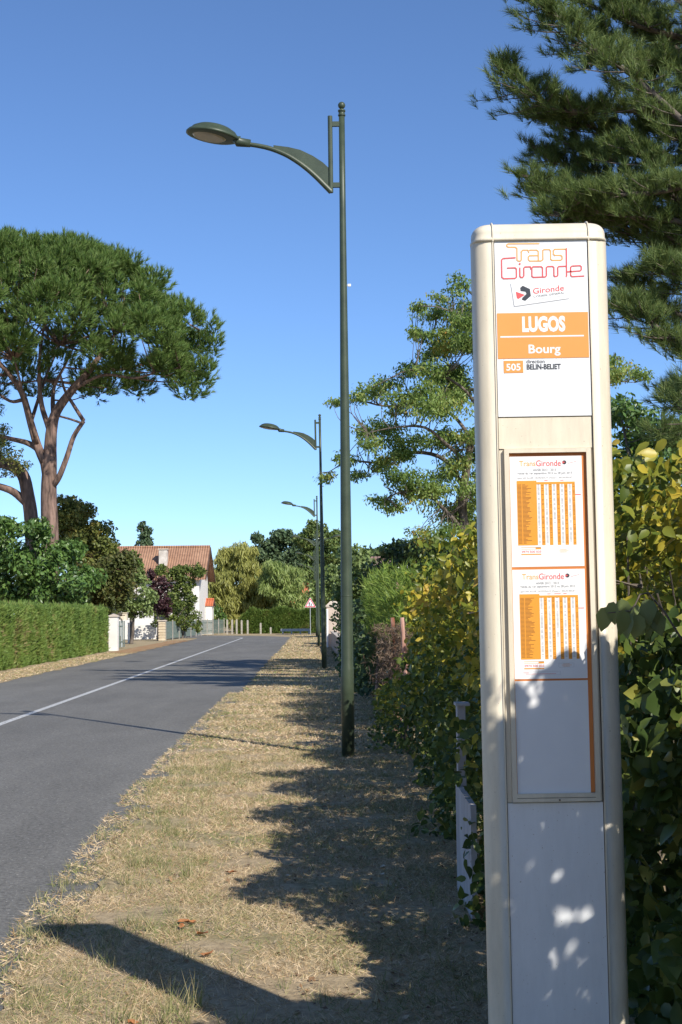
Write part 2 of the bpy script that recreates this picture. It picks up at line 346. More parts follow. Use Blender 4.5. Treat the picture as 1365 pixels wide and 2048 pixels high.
def blades(n, v0, v1, ua, ub, L, W, lean=1.3):
    v = rng.uniform(v0, v1, n); u = rng.uniform(ua, ub, n)
    # bare sandy patches: thin the blades there
    keep = (np.sin(v*2.1+u*3.7)+np.sin(v*5.3-u*4.1+1.3)+1.2*np.sin(v*11+u*9)*np.sin(u*13-v*3)+rng.normal(0, .6, n)) > -1.05
    v, u = v[keep], u[keep]; n = len(v); u = np.where(u < -1.2, u+.024*np.maximum(0, 14-v), u)
    C = np.stack([u+lampline(v), v, np.full(n, 0.010)], 1); D = np.stack([rng.normal(0, lean, n), rng.normal(0, lean, n), np.ones(n)*1.0], 1)
    D[:, 2] = np.abs(D[:, 2])*rng.uniform(.15, 1, n)
    return needle_arrays(C, D, L*rng.uniform(.4, 1.5, n), W*rng.uniform(.6,1.3,n))
parts = [blades(150000, 4.2, 10, -1.95, 1.2, 0.042, 0.0030), blades(90000, 10, 17, -1.95, .9, 0.05, 0.0045),
         blades(40000, 17, 30, -1.9, .8, 0.055, 0.010), blades(26000, 30, 60, -1.85, .8, 0.06, 0.018), blades(9000, 60, 112, -1.8, .6, 0.07, 0.03),
         blades(14000, 4.2, 30, -2.12, -1.85, 0.05, 0.006, 1.6)]
V = []; Fc = []; o = 0
for a, f_ in parts: V.append(a); Fc.append(f_+o); o += len(a)
tag(obj('grass', fast_mesh('grass', np.vstack(V), np.vstack(Fc)), mgr), 'short dry straw coloured grass on the verge beside the road', 'grass', kind='stuff')
# taller tussocks here and there
tc_ = []
for k in range(260):
    v = rng.uniform(4.4, 16); u = rng.choice([rng.uniform(-1.95, -1.3), rng.uniform(-1.9, .6)]); m_ = int(rng.integers(10, 38))
    C = np.stack([UX(u, v)+rng.normal(0, .035, m_), v+rng.normal(0, .035, m_), np.full(m_, .01)], 1)
    D = np.stack([rng.normal(0, .45, m_), rng.normal(0, .45, m_), np.ones(m_)], 1); tc_.append(needle_arrays(C, D, rng.uniform(.03, .12, m_), .0034))
for (px, py) in [(330,2035),(345,2010),(365,2030),(390,2000),(372,1745),(250,1760),(300,1850),(235,2030)]:
    D0 = 1.6*F/(py-1227); p = P(px, py, D0); m_ = 26
    C = np.stack([p[0]+rng.normal(0, .02, m_), D0+rng.normal(0, .02, m_), np.full(m_, .01)], 1)
    D = np.stack([rng.normal(0, .5, m_), rng.normal(0, .5, m_), np.ones(m_)], 1); tc_.append(needle_arrays(C, D, rng.uniform(.08, .2, m_), .004))
m_tuft = leafmat('green_grass_tufts', G((0.12,0.17,0.05),(0.20,0.24,0.08),(0.40,0.35,0.17),(0.50,0.42,0.24)), 0.25, .6)
V = []; Fc = []; o = 0
for a, f_ in tc_: V.append(a); Fc.append(f_+o); o += len(a)
tag(obj('grass', fast_mesh('grass', np.vstack(V), np.vstack(Fc)), m_tuft), 'taller loose greenish grass tufts standing out of the short verge', 'grass', kind='stuff')
# dry leaf litter under the shrubs
n = 5200; v = rng.uniform(4.6, 24, n); u = np.where(rng.random(n) < .75, rng.uniform(-.6, 1.0, n), rng.uniform(-1.8, .6, n)); C = np.stack([UX(u, v), v, rng.uniform(.014, .03, n)], 1)
T = unit(n); T[:,2] *= .25; Nn = unit(n)*.45; Nn[:,2] += 1; q = rng.uniform(.4, 1.4, n)*np.where(rng.random(n) < .85, .55, 1)
tag(obj('leaf_litter', fast_mesh('leaf_litter', *leaf_arrays(C, T, Nn, .042*q, .026*q, DIAMOND)), leafmat('litter', G((.10,.06,.035),(.24,.14,.07),(.38,.26,.14),(.50,.42,.30)), .05, .8)), 'small dry leaf litter scattered over the verge and under the shrubs', 'leaf litter', kind='stuff')
# left verge blades
parts = [blades(9000, 36, 62, -9.2, -8.0, 0.06, 0.02)]
tag(obj('grass', fast_mesh('grass', *parts[0]), mgr), 'dry grass strip at the foot of the clipped hedge', 'grass', kind='stuff')
# fallen leaves
m_fall = surf('dead_leaf', (0.30,0.10,0.03), (0.42,0.20,0.08), 30, 0.8)
for i, (px, py, lab) in enumerate([(368,1838,'curled red brown leaf, larger of the close pair on the verge'),(384,1840,'small curled leaf touching the right end of the larger red brown one'),
        (404,1862,'pale orange dead leaf lying alone below the red brown pair'),(416,1903,'rust coloured leaf crumpled on bare soil nearer the post shadow'),
        (365,1848,'tiny tan leaf fragment just under the red brown pair'),(268,2036,'orange leaf at the bottom edge beside tall grass blades'),
        (205,2044,'dark orange leaf at the bottom edge, leftmost of the fallen leaves'),(463,1742,'pale tan leaf near the edge of the hedge shadow')]):
    D0 = 1.6*F/(py-1227); p = P(px, py, D0); k = 8; V = [(0,0,.012)]; s = rng.uniform(.026,.036)
    for j in range(k):
        w_ = 2*math.pi*j/k; rr = s*(1+.35*math.cos(3*w_+i)); V.append((rr*math.cos(w_), rr*.7*math.sin(w_), .012+.014*abs(math.sin(w_*1.5+i))))
    m_ = MB(); m_.add(V, [(0, j+1, (j+1) % k+1) for j in range(k)]); o_ = m_.build('fallen_leaf', m_fall, loc=(p[0], D0, .012)); o_.rotation_euler = (0.1, 0.1, i*1.3)
    tag(o_, lab, 'dead leaf', 'fallen leaves on the verge')
# ------------------------------------------------------------------ BUS STOP TOTEM
SD = 4.36; SC = P(1095.6, 1227, SD); SB = np.array([SC[0], SD, 0.])
def cxp(py): return 1083.0 + 0.0169*(py-480)
def sz(py): return P(cxp(py), py, SD)[2]
def sx(px, py): return (px-cxp(py))*(P(cxp(py)+10, py, SD)[0]-P(cxp(py), py, SD)[0])/10
stop = thing('bus_stop_post', 'tall cream and white bus stop post with timetables beside the hedge', 'bus stop', tuple(SB+np.array([.019, 0, 0]))); stop.rotation_euler = (0, -.0065, 0)
YF = 0.0                                  # front plane at local y = 0, post extends to +y
HW = .1460; RW = 0.0605; DEP = 0.125
zt = sz(478)
def half_round(m, x0, sgn, z0, z1, r=RW, d=DEP, n=10, seg=1):
    V = []; pts = [(x0, 0.0)]
    for k in range(n+1):
        w_ = math.pi*k/n; e = 0.8
        s_, c_ = math.sin(w_), math.cos(w_)
        pts.append((x0+sgn*r*abs(s_)**e, d/2-d/2*math.copysign(abs(c_)**e, c_)))
    pts.append((x0, d)); m_ = len(pts)
    V = [(x, y, z0) for x, y in pts]+[(x, y, z1) for x, y in pts]
    Fc = [(i, i+1, m_+i+1, m_+i) for i in range(m_-1)]
    if sgn < 0: Fc = [f[::-1] for f in Fc]
    m.add(V, Fc)
body = MB(); g_ = 0.0022
for s_ in (-1, 1): half_round(body, s_*(HW+g_), s_, 0, zt)
body.box((-HW+.004, .012, 0), (HW-.004, DEP, zt))
stop_body = body.build('body', m_cream, stop, smooth=False)
for p_ in stop_body.data.polygons: p_.use_smooth = abs(p_.normal.z) < .5
jt = MB(); jt.box((-HW-.0022, .004, 0), (-HW+.0041, .011, zt)); jt.box((HW-.0041, .004, 0), (HW+.0022, .011, zt)); jt.build('joint', m_gap, stop)
ed = MB()
for s_ in (-1, 1): ed.box((s_*(HW+.0002)-.0022, -.003, 0), (s_*(HW+.0002)+.0018, .0035, zt))
ed.build('edge_strip', m_cream, stop)
# cap: rounded shoulders, loft of super-ellipse sections
cp = MB(); prof = []
hx = HW+RW; CAPH = sz(441)-zt
secs = [(-.004, 1.012, 1.04), (.004, 1.016, 1.06), (.008, 1.0, 1.0), (.022, 1.0, 1.0)]
for k in range(1, 9):
    w_ = k/8*math.pi/2; secs.append((.022+(CAPH-.022)*math.sin(w_), 1-(1-math.cos(w_))*0.20, 1-(1-math.cos(w_))*0.75))
nn = 48; V = []; Fc = []
for z_, kx, ky in secs:
    for k in range(nn):
        w_ = 2*math.pi*k/nn; c_, s_ = math.cos(w_), math.sin(w_)
        hw = HW*1.0; X = math.copysign(abs(c_)**.5, c_); Y = math.copysign(abs(s_)**.8, s_)
        X = c_*1.0; # straight part + half circles
        xx = (hw*max(-1, min(1, c_*1.9)) + (RW*(max(0, abs(c_)-.526)/.474)**.55)*math.copysign(1, c_))
        t_ = max(0, abs(c_)-.526)/.474; yy = (1-t_**2.2)**.6*math.copysign(1, s_) if abs(s_) > 1e-6 else 0
        V.append((xx*kx, DEP/2+yy*(DEP/2+.002)*ky, zt+z_))
for i in range(len(secs)-1):
    for k in range(nn): k2 = (k+1) % nn; Fc.append((i*nn+k, i*nn+k2, (i+1)*nn+k2, (i+1)*nn+k))
Fc.append(tuple((len(secs)-1)*nn+k for k in range(nn))); Fc.append(tuple(range(nn-1, -1, -1))); cp.add(V, Fc); capo = cp.build('cap', m_cream, stop, smooth=True)
for s_ in (-1, 1):
    m_ = MB(); m_.tube([(s_*HW, -.003, zt-.006), (s_*HW, -.004, zt+.02)]+[(s_*(HW-.0*k), DEP/2-(DEP/2+.004)*(1-(1-math.cos(k/8*math.pi/2))*.75), zt+.022+(CAPH-.019)*math.sin(k/8*math.pi/2)) for k in range(1, 9)], .0028, 6)
    m_.build('cap_rib', m_cream, capo)
def rect(m, x0, x1, py0, py1, y): z0, z1 = sz(py1), sz(py0); m.box((x0, y, z0), (x1, y+.002, z1))
# header panel
hp = MB(); hp.box((-HW+.0045, .002, sz(832)), (HW-.0045, .0115, sz(473))); header = hp.build('header_panel', m_white, stop)
def S2(zx, zy, y):      # zoom coordinates of the header close-up -> local
    px, py = 930+zx/4.266, 430+zy/4.266; p = P(px, py, SD); q = P(cxp(py), py, SD); return (p[0]-q[0], y, p[2])
def ribbon2(m, pts, w, conv, y, closed=False):
    pts = [np.array(p, float) for p in pts]
    # round corners
    if closed: pts = pts+[pts[0]]
    P3 = [np.array(conv(*p, y)) for p in pts]
    for a, b_ in zip(P3[:-1], P3[1:]):
        d = b_-a; L = np.linalg.norm(d)+1e-9; d = d/L; n_ = np.array([-d[2], 0, d[0]])*w/2
        m.add([a-n_, b_-n_, b_+n_, a+n_], [(0, 1, 2, 3)])
    for i, a in enumerate(P3):
        m.add([a+np.array([math.cos(k*math.pi/4)*w/2, -.00004*(i+1), math.sin(k*math.pi/4)*w/2]) for k in range(8)], [tuple(range(8))])
YL = 0.0012
ORP = [[(640,243),(378,243),(364,252),(364,264),(378,272),(438,272),(451,284),(451,380),(463,391),(478,391),(488,380),(488,312),(500,298),(544,298),(552,316)],
       [(560,298),(620,298),(633,309),(633,391)], [(633,345),(560,345),(548,355),(548,380),(560,391),(655,391),(672,380),(672,300),(684,294),(728,294),(738,306),(738,376),(750,386),(824,386),(836,376),(836,354),(824,344),(774,344),(762,334),(762,302),(774,292),(868,291)]]
m_orl = surf('orange_logo_line', (0.80,0.40,0.10), None, rough=0.4); m_redl = surf('red_logo_line', (0.70,0.10,0.10), None, rough=0.4)
RDP = [[(435,362),(332,368),(319,380),(320,526),(334,540),(432,538),(445,528),(445,458),(434,448),(370,450)], [(474,450),(474,520),(484,531),(498,530),(508,518),(508,452),(518,441),(564,440),(570,458)],
       [(577,450),(587,440),(657,440),(668,450),(668,528),(588,530),(577,520),(577,450)], [(668,528),(690,528),(701,516),(701,448),(711,439),(754,438),(765,448),(765,516),(776,526),(788,525),(798,514),(798,448),(808,439),(872,437)],
       [(873,286),(873,520),(866,528)], [(876,485),(988,478),(999,468),(999,442),(988,433),(920,436),(908,446),(908,516),(920,526),(1020,522)]]
m_ = MB()
for q in ORP: ribbon2(m_, q, .0038, S2, YL)
m_.build('logo', m_orl, header)
m_ = MB()
for q in RDP: ribbon2(m_, q, .0040, S2, YL-.0004)
c_ = S2(474, 415, YL-.0004); m_.add([(c_[0]+.0032*math.cos(k*math.pi/4), c_[1], c_[2]+.0032*math.sin(k*math.pi/4)) for k in range(8)], [tuple(range(8))])
m_.build('logo', m_redl, header)
def flat(name, polys, conv, y, mat, parent):
    m = MB()
    for q in polys: m.add([conv(a, b_, y) for a, b_ in q], [tuple(range(len(q)))])
    return m.build(name, mat, parent)
flat('card_border', [[(393,581),(864,520),(893,714),(423,780)]], S2, .0006, m_ltgrey, header)
flat('card', [[(397,585),(861,525),(888,711),(427,774)]], S2, .0003, m_paper, header)
flat('emblem', [[(475,620),(497,602),(558,630),(566,690),(517,732),(488,722),(492,706),(528,672),(520,654),(478,648)]], S2, -.0001, m_black, header)
flat('emblem', [[(437,652),(515,680),(458,716),(446,708)]], S2, -.0001, m_redl, header)
def text(body, cxz, h, mat, parent, name='lettering', y=0.0, align='CENTER', sxk=1.0, bold=0.0, width=None, slope=0.0):
    cu = bpy.data.curves.new('t', 'FONT'); cu.body = body; cu.size = 1.0; cu.offset = bold; cu.resolution_u = 3
    ob = bpy.data.objects.new('t', cu); me = bpy.data.meshes.new_from_object(ob)
    n = len(me.vertices); co = np.empty(n*3, np.float32); me.vertices.foreach_get('co', co); co = co.reshape(-1, 3)
    x0, x1 = co[:,0].min(), co[:,0].max(); z0, z1 = co[:,1].min(), co[:,1].max()
    caph = 0.70; k = h/caph; w = (x1-x0)*k*sxk
    if width: sxk = width/((x1-x0)*k); w = width
    X = (co[:,0]-x0)*k*sxk; X = X - (w/2 if align == 'CENTER' else 0); Z = (co[:,1]-caph/2)*k
    out = np.stack([cxz[0]+X, np.full(n, y), cxz[1]+Z+slope*X], 1); me.vertices.foreach_set('co', out.astype(np.float32).ravel()); me.name = name; me.update()
    bpy.data.objects.remove(ob); return obj(name, me, mat, parent)
def t2(body, zx, zy, hz, mat, parent, y=-.0002, **k):      # centre in header zoom coordinates, height in zoom px
    p = S2(zx, zy, 0); return text(body, (p[0], p[2]), hz/4.266/665, mat, parent, y=y, **k)
t2('Gironde', 716, 634, 50, m_redl, header, bold=.01, width=268/4.266/665, slope=.10)
t2('CONSEIL GENERAL', 720, 680, 17, m_black, header, width=268/4.266/665, slope=.12)
flat('rule', [[(590,720),(858,688),(858,690),(590,722)]], S2, -.0001, m_grey, header)
W2 = HW-.0075
band = MB(); rect(band, -W2, W2, 625, 716, .0006); band = band.build('name_band', m_orange_lt, header)
t2('LUGOS', 673, 928, 122, m_white, band, y=.0002, width=372/4.266/665, bold=.05)
t2('Bourg', 678, 1140, 74, m_white, band, y=.0002, width=276/4.266/665, bold=.022)
m_ = MB(); z_ = sz(672.5); m_.box((-.130, .0001, z_-.0022), (.124, .0009, z_+.0022)); m_.build('rule', m_white, band)
p0 = S2(330, 1345, 0); p1 = S2(494, 1240, 0); m_ = MB(); m_.box((p0[0], .0006, p0[2]), (p1[0], .003, p1[2])); nb = m_.build('route_number_box', m_orange_lt, header)
t2('505', 411, 1295, 58, m_white, nb, y=.0002, width=124/4.266/665, bold=.022)
t2('direction', 600, 1247, 32, m_black, header, y=.0014, bold=.012, width=158/4.266/665)
t2('BELIN-BELIET', 670, 1293, 44, m_black, header, y=.0014, width=294/4.266/665, bold=.035)
# intermediate cream plate, display case frame, sheets
m_ = MB(); m_.box((-HW+.0045, .0045, sz(896)), (HW-.0045, .0115, sz(834.5))); m_.build('cream_plate', m_cream, stop)
bk = MB(); bk.box((-HW+.0045, .009, sz(1603)), (HW-.0045, .0118, sz(897))); bk.build('back_plate', m_cream, stop)
FX0, FX1 = sx(1006, 900), sx(1181, 900); FZ0, FZ1 = sz(1603), sz(897); fwd = -.006
fr = MB(); tk = .0142
FX0, FX1 = -.1275, .1345
fr.box((FX0, fwd, FZ0), (FX0+tk, .0088, FZ1)); fr.box((FX1-tk, fwd, FZ0), (FX1, .0088, FZ1))
fr.box((FX0+tk, fwd+.0004, FZ1-.0125), (FX1-tk, .0088, FZ1)); fr.box((FX0+tk, fwd+.0004, FZ0+.012), (FX1-tk, .0088, FZ0+.024)); fr.box((FX0+tk, fwd-.001, FZ0), (FX1-tk, .0088, FZ0+.0105))
case = fr.build('case_frame', m_cream, stop)
m_ = MB(); m_.tube([(.012, fwd-.0012, FZ0+.005), (.012, fwd-.003, FZ0+.005)], .003, 10); m_.build('lock', m_gap, case)
SX0, SX1 = FX0+tk+.0006, FX1-tk-.0006; ZS1 = sz(905.5); ZS0 = FZ0+.0245
m_ = MB(); m_.box((SX0, .0060, ZS0), (SX1, .0084, ZS1)); sheet = m_.build('display_board', m_rust_or, stop)
def sheetpanel(pt, pb, name, lab=None):
    m_ = MB(); m_.box((SX0+.002, .0052, sz(pb)), (SX1-.0125, .0072, sz(pt))); o = m_.build(name, m_paper, stop); return o
def timetable(py0, variant):
    """py0: top of the sheet in photo px; heights are the sheet's own"""
    t = sheetpanel(py0, py0+ (221 if variant == 0 else 219), 'timetable')
    U = 1/665.0; X0 = SX0+.002; ztop = sz(py0); W_ = SX1-.0125-X0
    YY = .0048
    def Q(x, y): return (X0+x*U, ztop-y*U)
    def bx(m, x, y, w, h, yy=YY): a = Q(x, y); m.box((a[0], yy, a[1]-h*U), (a[0]+w*U, yy+.0004, a[1]))
    dy = 0
    # TransGironde small logo line + emblem
    a = Q(19, 14)
    text('Trans', (a[0], a[1]), 11*U, m_orl, t, y=YY, bold=.01, align='LEFT', width=33*U); a = Q(53, 14); text('Gironde', (a[0], a[1]), 12*U, m_redl, t, y=YY, bold=.01, align='LEFT', width=50*U)
    c = Q(110, 13); m_ = MB(); m_.add([(c[0]+4.2*U*math.cos(k*math.pi/6), YY, c[1]+4.2*U*math.sin(k*math.pi/6)) for k in range(-5, 6)], [tuple(range(11))]); m_.build('emblem', m_black, t)
    m_ = MB(); m_.add([(c[0]-4*U, YY-.0003, c[1]-2.5*U), (c[0]+2*U, YY-.0003, c[1]), (c[0]-4*U, YY-.0003, c[1]+2.5*U)], [(0, 1, 2)]); m_.build('emblem', m_redl, t)
    m_ = MB(); q = [Q(117, 15), Q(134, 11), Q(134, 11.6), Q(117, 15.6)]; m_.add([(x, YY, z) for x, z in q], [(3, 2, 1, 0)]); m_.build('rule', m_redl, t)
    m_ = MB()
    for (x, y, w, h) in [(13, 24, 115, .45), (13, 37.5, 115, .45), (13, 24, .45, 13.5), (128, 24, .45, 13.5)]: bx(m_, x, y, w, h)
    m_.build('box_outline', m_ltgrey, t)
    a = Q(70, 27.8); text('HIVER 2012 - 2013', a, 4.2*U, m_black, t, y=YY, width=46*U)
    a = Q(70, 34); text('Valide du 1er septembre 2012 au 28 juin 2013', a, 4.0*U, m_black, t, y=YY, width=110*U)
    a = Q(70, 43.5); text('Ligne 505 ALLER - BORDEAUX (Pessac) - BELIN-BELIET', a, 3.2*U, m_grey, t, y=YY, width=112*U)
    # grid
    TX, TY, TH = 13, 49, 130
    m_ = MB(); bx(m_, TX, TY, 40, TH); bx(m_, TX+40, TY+3, 77, 4.5)
    for k in range(5): bx(m_, TX+48.2+k*15.7, TY+7.4, 6.9 if k < 4 else 6.2, TH-7.4)
    grid = m_.build('timetable_grid', m_orange, t)
    m_ = MB(); mw = MB(); rows = 47; rg = np.random.default_rng(3+variant)
    for i in range(rows):
        y = TY+7.5+i*(TH-10)/rows
        bx(m_, TX+1.5, y, 7.5, .85, YY-.0005); bx(m_, TX+11, y, rg.uniform(5, 19), .85, YY-.0005)
        for k in range(10):
            if rg.random() < (.80 if k % 2 == 0 else .68) and not (k == 4 and i > 30) and not (i in (9, 10, 33, 37)):
                bx(mw if k % 2 == 0 else m_, TX+41.8+k*7.85, y, 4.2, .6, YY-.0005)
    m_.build('timetable_rows', m_brownpr, grid); mw.build('timetable_hours', m_grey, grid)
    m_ = MB()
    for x in (64, 96) + ((78, 84) if variant else ()): bx(m_, TX+x-8, TY-.6, 6.5, 1.3)
    bx(m_, TX+117.5, TY+28.5, 11, 1.6); m_.build('printed_notes', m_redl, t)
    yb = TY+TH+4
    m_ = MB(); bx(m_, TX+6, yb, 40, .9); bx(m_, TX+35, yb, 11, 4); bx(m_, TX+6, yb+3.6, 30, .5); bx(m_, TX+6, yb+13, 40, 2.2); m_.build('phone_box', m_orange, t)
    a = Q(TX+26.5, yb+8.7); text('0974 500 033', a, 4.2*U, m_redl, t, y=YY, width=39*U, bold=.01)
    m_ = MB()
    for (x, y, w, h) in [(88, yb+4, 30, .45), (88, yb+12, 30, .45), (88, yb+4, .45, 8), (118, yb+4, .45, 8.4)]: bx(m_, x, y, w, h)
    m_.build('box_outline', m_ltgrey, t)
    m_ = MB()
    for k in range(3): bx(m_, 97+(k % 2)*-3, yb+5.6+k*2.2, 13+(k % 2)*7, .6)
    m_.build('printed_notes', m_orange, t)
    if variant:
        m_ = MB()
        for (x, y, w, h) in [(TX+2, yb+20, 76, .4), (TX+2, yb+27, 76, .4), (TX+2, yb+20, .4, 7), (TX+78, yb+20, .4, 7.4)]: bx(m_, x, y, w, h)
        m_.build('box_outline', m_ltgrey, t); m_ = MB(); bx(m_, TX+4, yb+22, 11, .8); bx(m_, TX+9, yb+24.6, 60, .6); m_.build('printed_notes', m_redl, t)
    return t
tag(timetable(912, 0), 'upper timetable sheet with orange columns'); tag(timetable(1138.5, 1), 'lower timetable sheet with a note box at its foot')
sheetpanel(1361.5, 1588.5, 'blank_sheet')
m_ = MB(); m_.box((-HW+.0045, .0035, .03), (HW-.0045, .0115, sz(1606))); m_.build('lower_panel', m_white, stop)
# ------------------------------------------------------------------ STREET LAMPS
LD = 16.3; LB = np.array([P(697, 1512, LD)[0], LD, 0.])
def lp(px, py, dy=0): p = P(px, py, LD); return np.array([p[0], LD+dy, p[2]])
lamp = thing('street_lamp', 'nearest and tallest dark green street lamp standing on the verge', 'street lamp', tuple(LB), 'street lamps along the verge')
pole = MB(LB); ztop = lp(690, 222)[2]; xt = LB[0]; zb = [0, .02, .3]
pole.lathe((xt, LD, 0), [(.072, 0), (.072, 1.0), (.068, 1.02), (.063, 2.2), (.054, 3.6), (.043, 5.0), (.036, 6.2), (.034, ztop)], 20)
po = pole.build('pole', m_green, lamp, smooth=True)
m_ = MB(LB); m_.lathe((xt, LD, 1.79), [(.0645,0),(.0665,.003),(.0665,.009),(.0645,.012)], 20); m_.build('weld_ring', m_green, lamp, smooth=True)
m_ = MB(LB); zt_ = lp(690, 222)[2]; m_.lathe((xt, LD, zt_), [(.036, -.06), (.043, -.058), (.043, -.045), (.036, -.043), (.036, -.01), (.043, -.008), (.043, .01), (.024, .012), (.018, .03)], 20)
for k in range(1): pass
c = [( .042*math.sin(math.pi*k/12)+.0005, .065-.042*math.cos(math.pi*k/12)) for k in range(13)]; m_.lathe((xt, LD, zt_), c, 20); m_.build('finial', m_green, lamp, smooth=True)
ppm = LD/F
def ax(px): return xt + (px-690)*ppm
def az(py): return lp(600, py)[2]
m_ = MB(LB); m_.tube([(ax(666.5), LD, az(386)), (ax(666), LD, az(233))], .027, 14)
for yy in (249, 371): m_.box((ax(666), LD-.018, az(yy)-.027), (xt, LD+.018, az(yy)+.027))
m_.build('bracket', m_green, lamp, smooth=False)
armp = [(667,384),(655,372),(638,355),(620,339),(600,324),(575,309),(545,297),(520,291),(495,287)]
arm3 = [(ax(a), LD, az(b_)) for a, b_ in armp]
m_ = MB(LB); sp_ = spline(arm3, 4); m_.tube(sp_, list(np.linspace(.034, .026, len(sp_))), 12)
topp = [(663,337),(650,325),(630,312),(605,300),(580,294),(550,290)]; low = [(663,378),(648,362),(628,344),(605,326),(580,309),(550,297)]
V = []
for (a, b_), (c_, d_) in zip(topp, low): V += [(ax(a), LD-.006, az(b_)), (ax(c_), LD-.006, az(d_)), (ax(a), LD+.006, az(b_)), (ax(c_), LD+.006, az(d_))]
Fc = []
for i in range(5): j = i*4; Fc += [(j, j+4, j+5, j+1), (j+2, j+3, j+7, j+6), (j, j+2, j+6, j+4)]
m_.add(V, Fc); m_.build('arm', m_green, lamp)
# lamp head: shallow upper dome over a rimmed underside with a lens
hc = np.array([ax(427), LD, az(270)]); tilt = math.atan2(25, 110)
def head_pt(a, b_, h):      # a along arm (+ towards pole), b across, h up
    ca, sa = math.cos(-0.17), math.sin(-0.17); return hc + np.array([a*ca - h*sa, b_, a*sa + h*ca])
def outline(k, n=28, grow=1.0):
    w_ = 2*math.pi*k/n; c_, s_ = math.cos(w_), math.sin(w_); taper = 1-0.22*max(0, c_)**2
    return .315*c_*grow, .26*s_*grow*taper
n = 28; V = []; Fc = []
lev = [(0.90,-.020),(1.0,-.012),(1.0,.004),(.93,.030),(.90,.031),(.80,.070),(.60,.104),(.35,.122),(.05,.128)]
for g0, h0 in lev:
    for k in range(n): a, b_ = outline(k, n, g0); V.append(head_pt(a, b_, h0))
for i in range(len(lev)-1):
    for k in range(n): k2 = (k+1) % n; Fc.append((i*n+k, i*n+k2, (i+1)*n+k2, (i+1)*n+k))
Fc.append(tuple((len(lev)-1)*n+k for k in range(n))); Fc.append(tuple(range(n-1, -1, -1)))
m_ = MB(LB); m_.add(V, Fc); a0 = head_pt(.27, 0, .012); a1 = np.array([ax(478), LD, az(283)]); a2 = np.array([ax(503), LD, az(286)])
m_.tube([a0, a1, a2], [.055, .055, .045], 12); head = m_.build('lamp_head', m_green, lamp, smooth=True)
m_ = MB(LB); V = [head_pt(*( -.04+outline(k, n, .62)[0], outline(k, n, .62)[1]), -.0205) for k in range(n)]; V2 = [head_pt(*( -.04+outline(k, n, .55)[0], outline(k, n, .55)[1]), -.036) for k in range(n)]
m_.add(V+V2, [(k, (k+1) % n, n+(k+1) % n, n+k) for k in range(n)]+[tuple(range(2*n-1, n-1, -1))]); m_.build('lens', m_lens, head)
m_ = MB(LB); m_.box((xt+.05, LD-.01, az(574)), (xt+.085, LD+.01, az(569))); m_.tube([(xt+.035, LD, az(571.5)), (xt+.055, LD, az(571.5))], .006, 6)
m_.build('pole_fitting', m_white, lamp)
def copy_tree(o, parent=None):
    c = o.copy(); scene.collection.objects.link(c)
    if parent is not None: c.parent = parent
    for ch in [x for x in bpy.data.objects if x.parent == o and x != c]: copy_tree(ch, c)
    return c
labs = [(42.4, 'second street lamp, its dark pole shaded by the locust tree', .009, 649), (72, 'third street lamp, beyond the shaded one and before the warning sign', .006, 638.5),
        (103, 'small far street lamp with two arms, one reaching to each side', .0, None), (131, 'fifth street lamp of the row, just past the two armed one', 0, None), (163, 'farthest and faintest street lamp of the row', 0, None)]
for D_, lab, lean, px in labs:
    c = copy_tree(lamp); x = P(px, 1227+1.6*F/D_, D_)[0] if px else lampline(D_)
    c.location = (x, D_, 0); c.rotation_euler = (0, -lean, 0); c['label'] = lab
    if D_ == 103:
        for ch in [q for q in c.children if q.name.split('.')[0] in ('arm', 'lamp_head', 'bracket')]:
            d = copy_tree(ch, c); d.scale = (-1, 1, 1)
# ------------------------------------------------------------------ WARNING SIGN
SD_ = 108; sb = gp(621, SD_); sign = thing('warning_sign', 'triangular red and white children crossing sign on a grey post', 'road sign', tuple(sb))
m_ = MB(); m_.tube([(0, 0, 0), (0, 0, 2.75)], .03, 8); m_.build('post', m_steel, sign)
def tri(w, y, zc, mat, name, parent, rnd=.03):
    h = w*math.sqrt(3)/2; V = []
    for k, (x, z) in enumerate([(-w/2, 0), (w/2, 0), (0, h)]):
        for da in (-40, 0, 40):
            a = R([210, 330, 90][k]+da); V.append((x*(1-rnd*3/w)+rnd*math.cos(a), y, zc-h/3+z*(1-rnd*3/w)+rnd*math.sin(a)+.03))
    n_ = len(V); m_ = MB(); m_.add(V+[(a, y+.012, c) for a, _, c in V], [tuple(range(n_)), tuple(range(2*n_-1, n_-1, -1))]+[(i, n_+i, n_+(i+1) % n_, (i+1) % n_) for i in range(n_)]); return m_.build(name, mat, parent)
zc = 2.32; tri(.86, -.05, zc, m_white, 'plate', sign); tri(.79, -.056, zc, m_red, 'red_border', sign); tri(.58, -.062, zc, m_white, 'inner_face', sign)
m_ = MB()
def fig(x, z, s):
    m_.tube([(x, -.07, z+.23*s), (x, -.07, z+.27*s)], .03*s, 8); m_.tube([(x, -.07, z+.22*s), (x, -.07, z+.10*s)], .028*s, 6)
    m_.tube([(x, -.07, z+.10*s), (x-.06*s, -.07, z-.04*s)], .016*s, 6); m_.tube([(x, -.07, z+.10*s), (x+.06*s, -.07, z-.04*s)], .016*s, 6); m_.tube([(x-.07*s, -.07, z+.13*s), (x, -.07, z+.2*s), (x+.07*s, -.07, z+.14*s)], .012*s, 6)
fig(-.06, zc-.12, 1.0); fig(.09, zc-.13, .7); m_.build('symbol', m_black, sign)
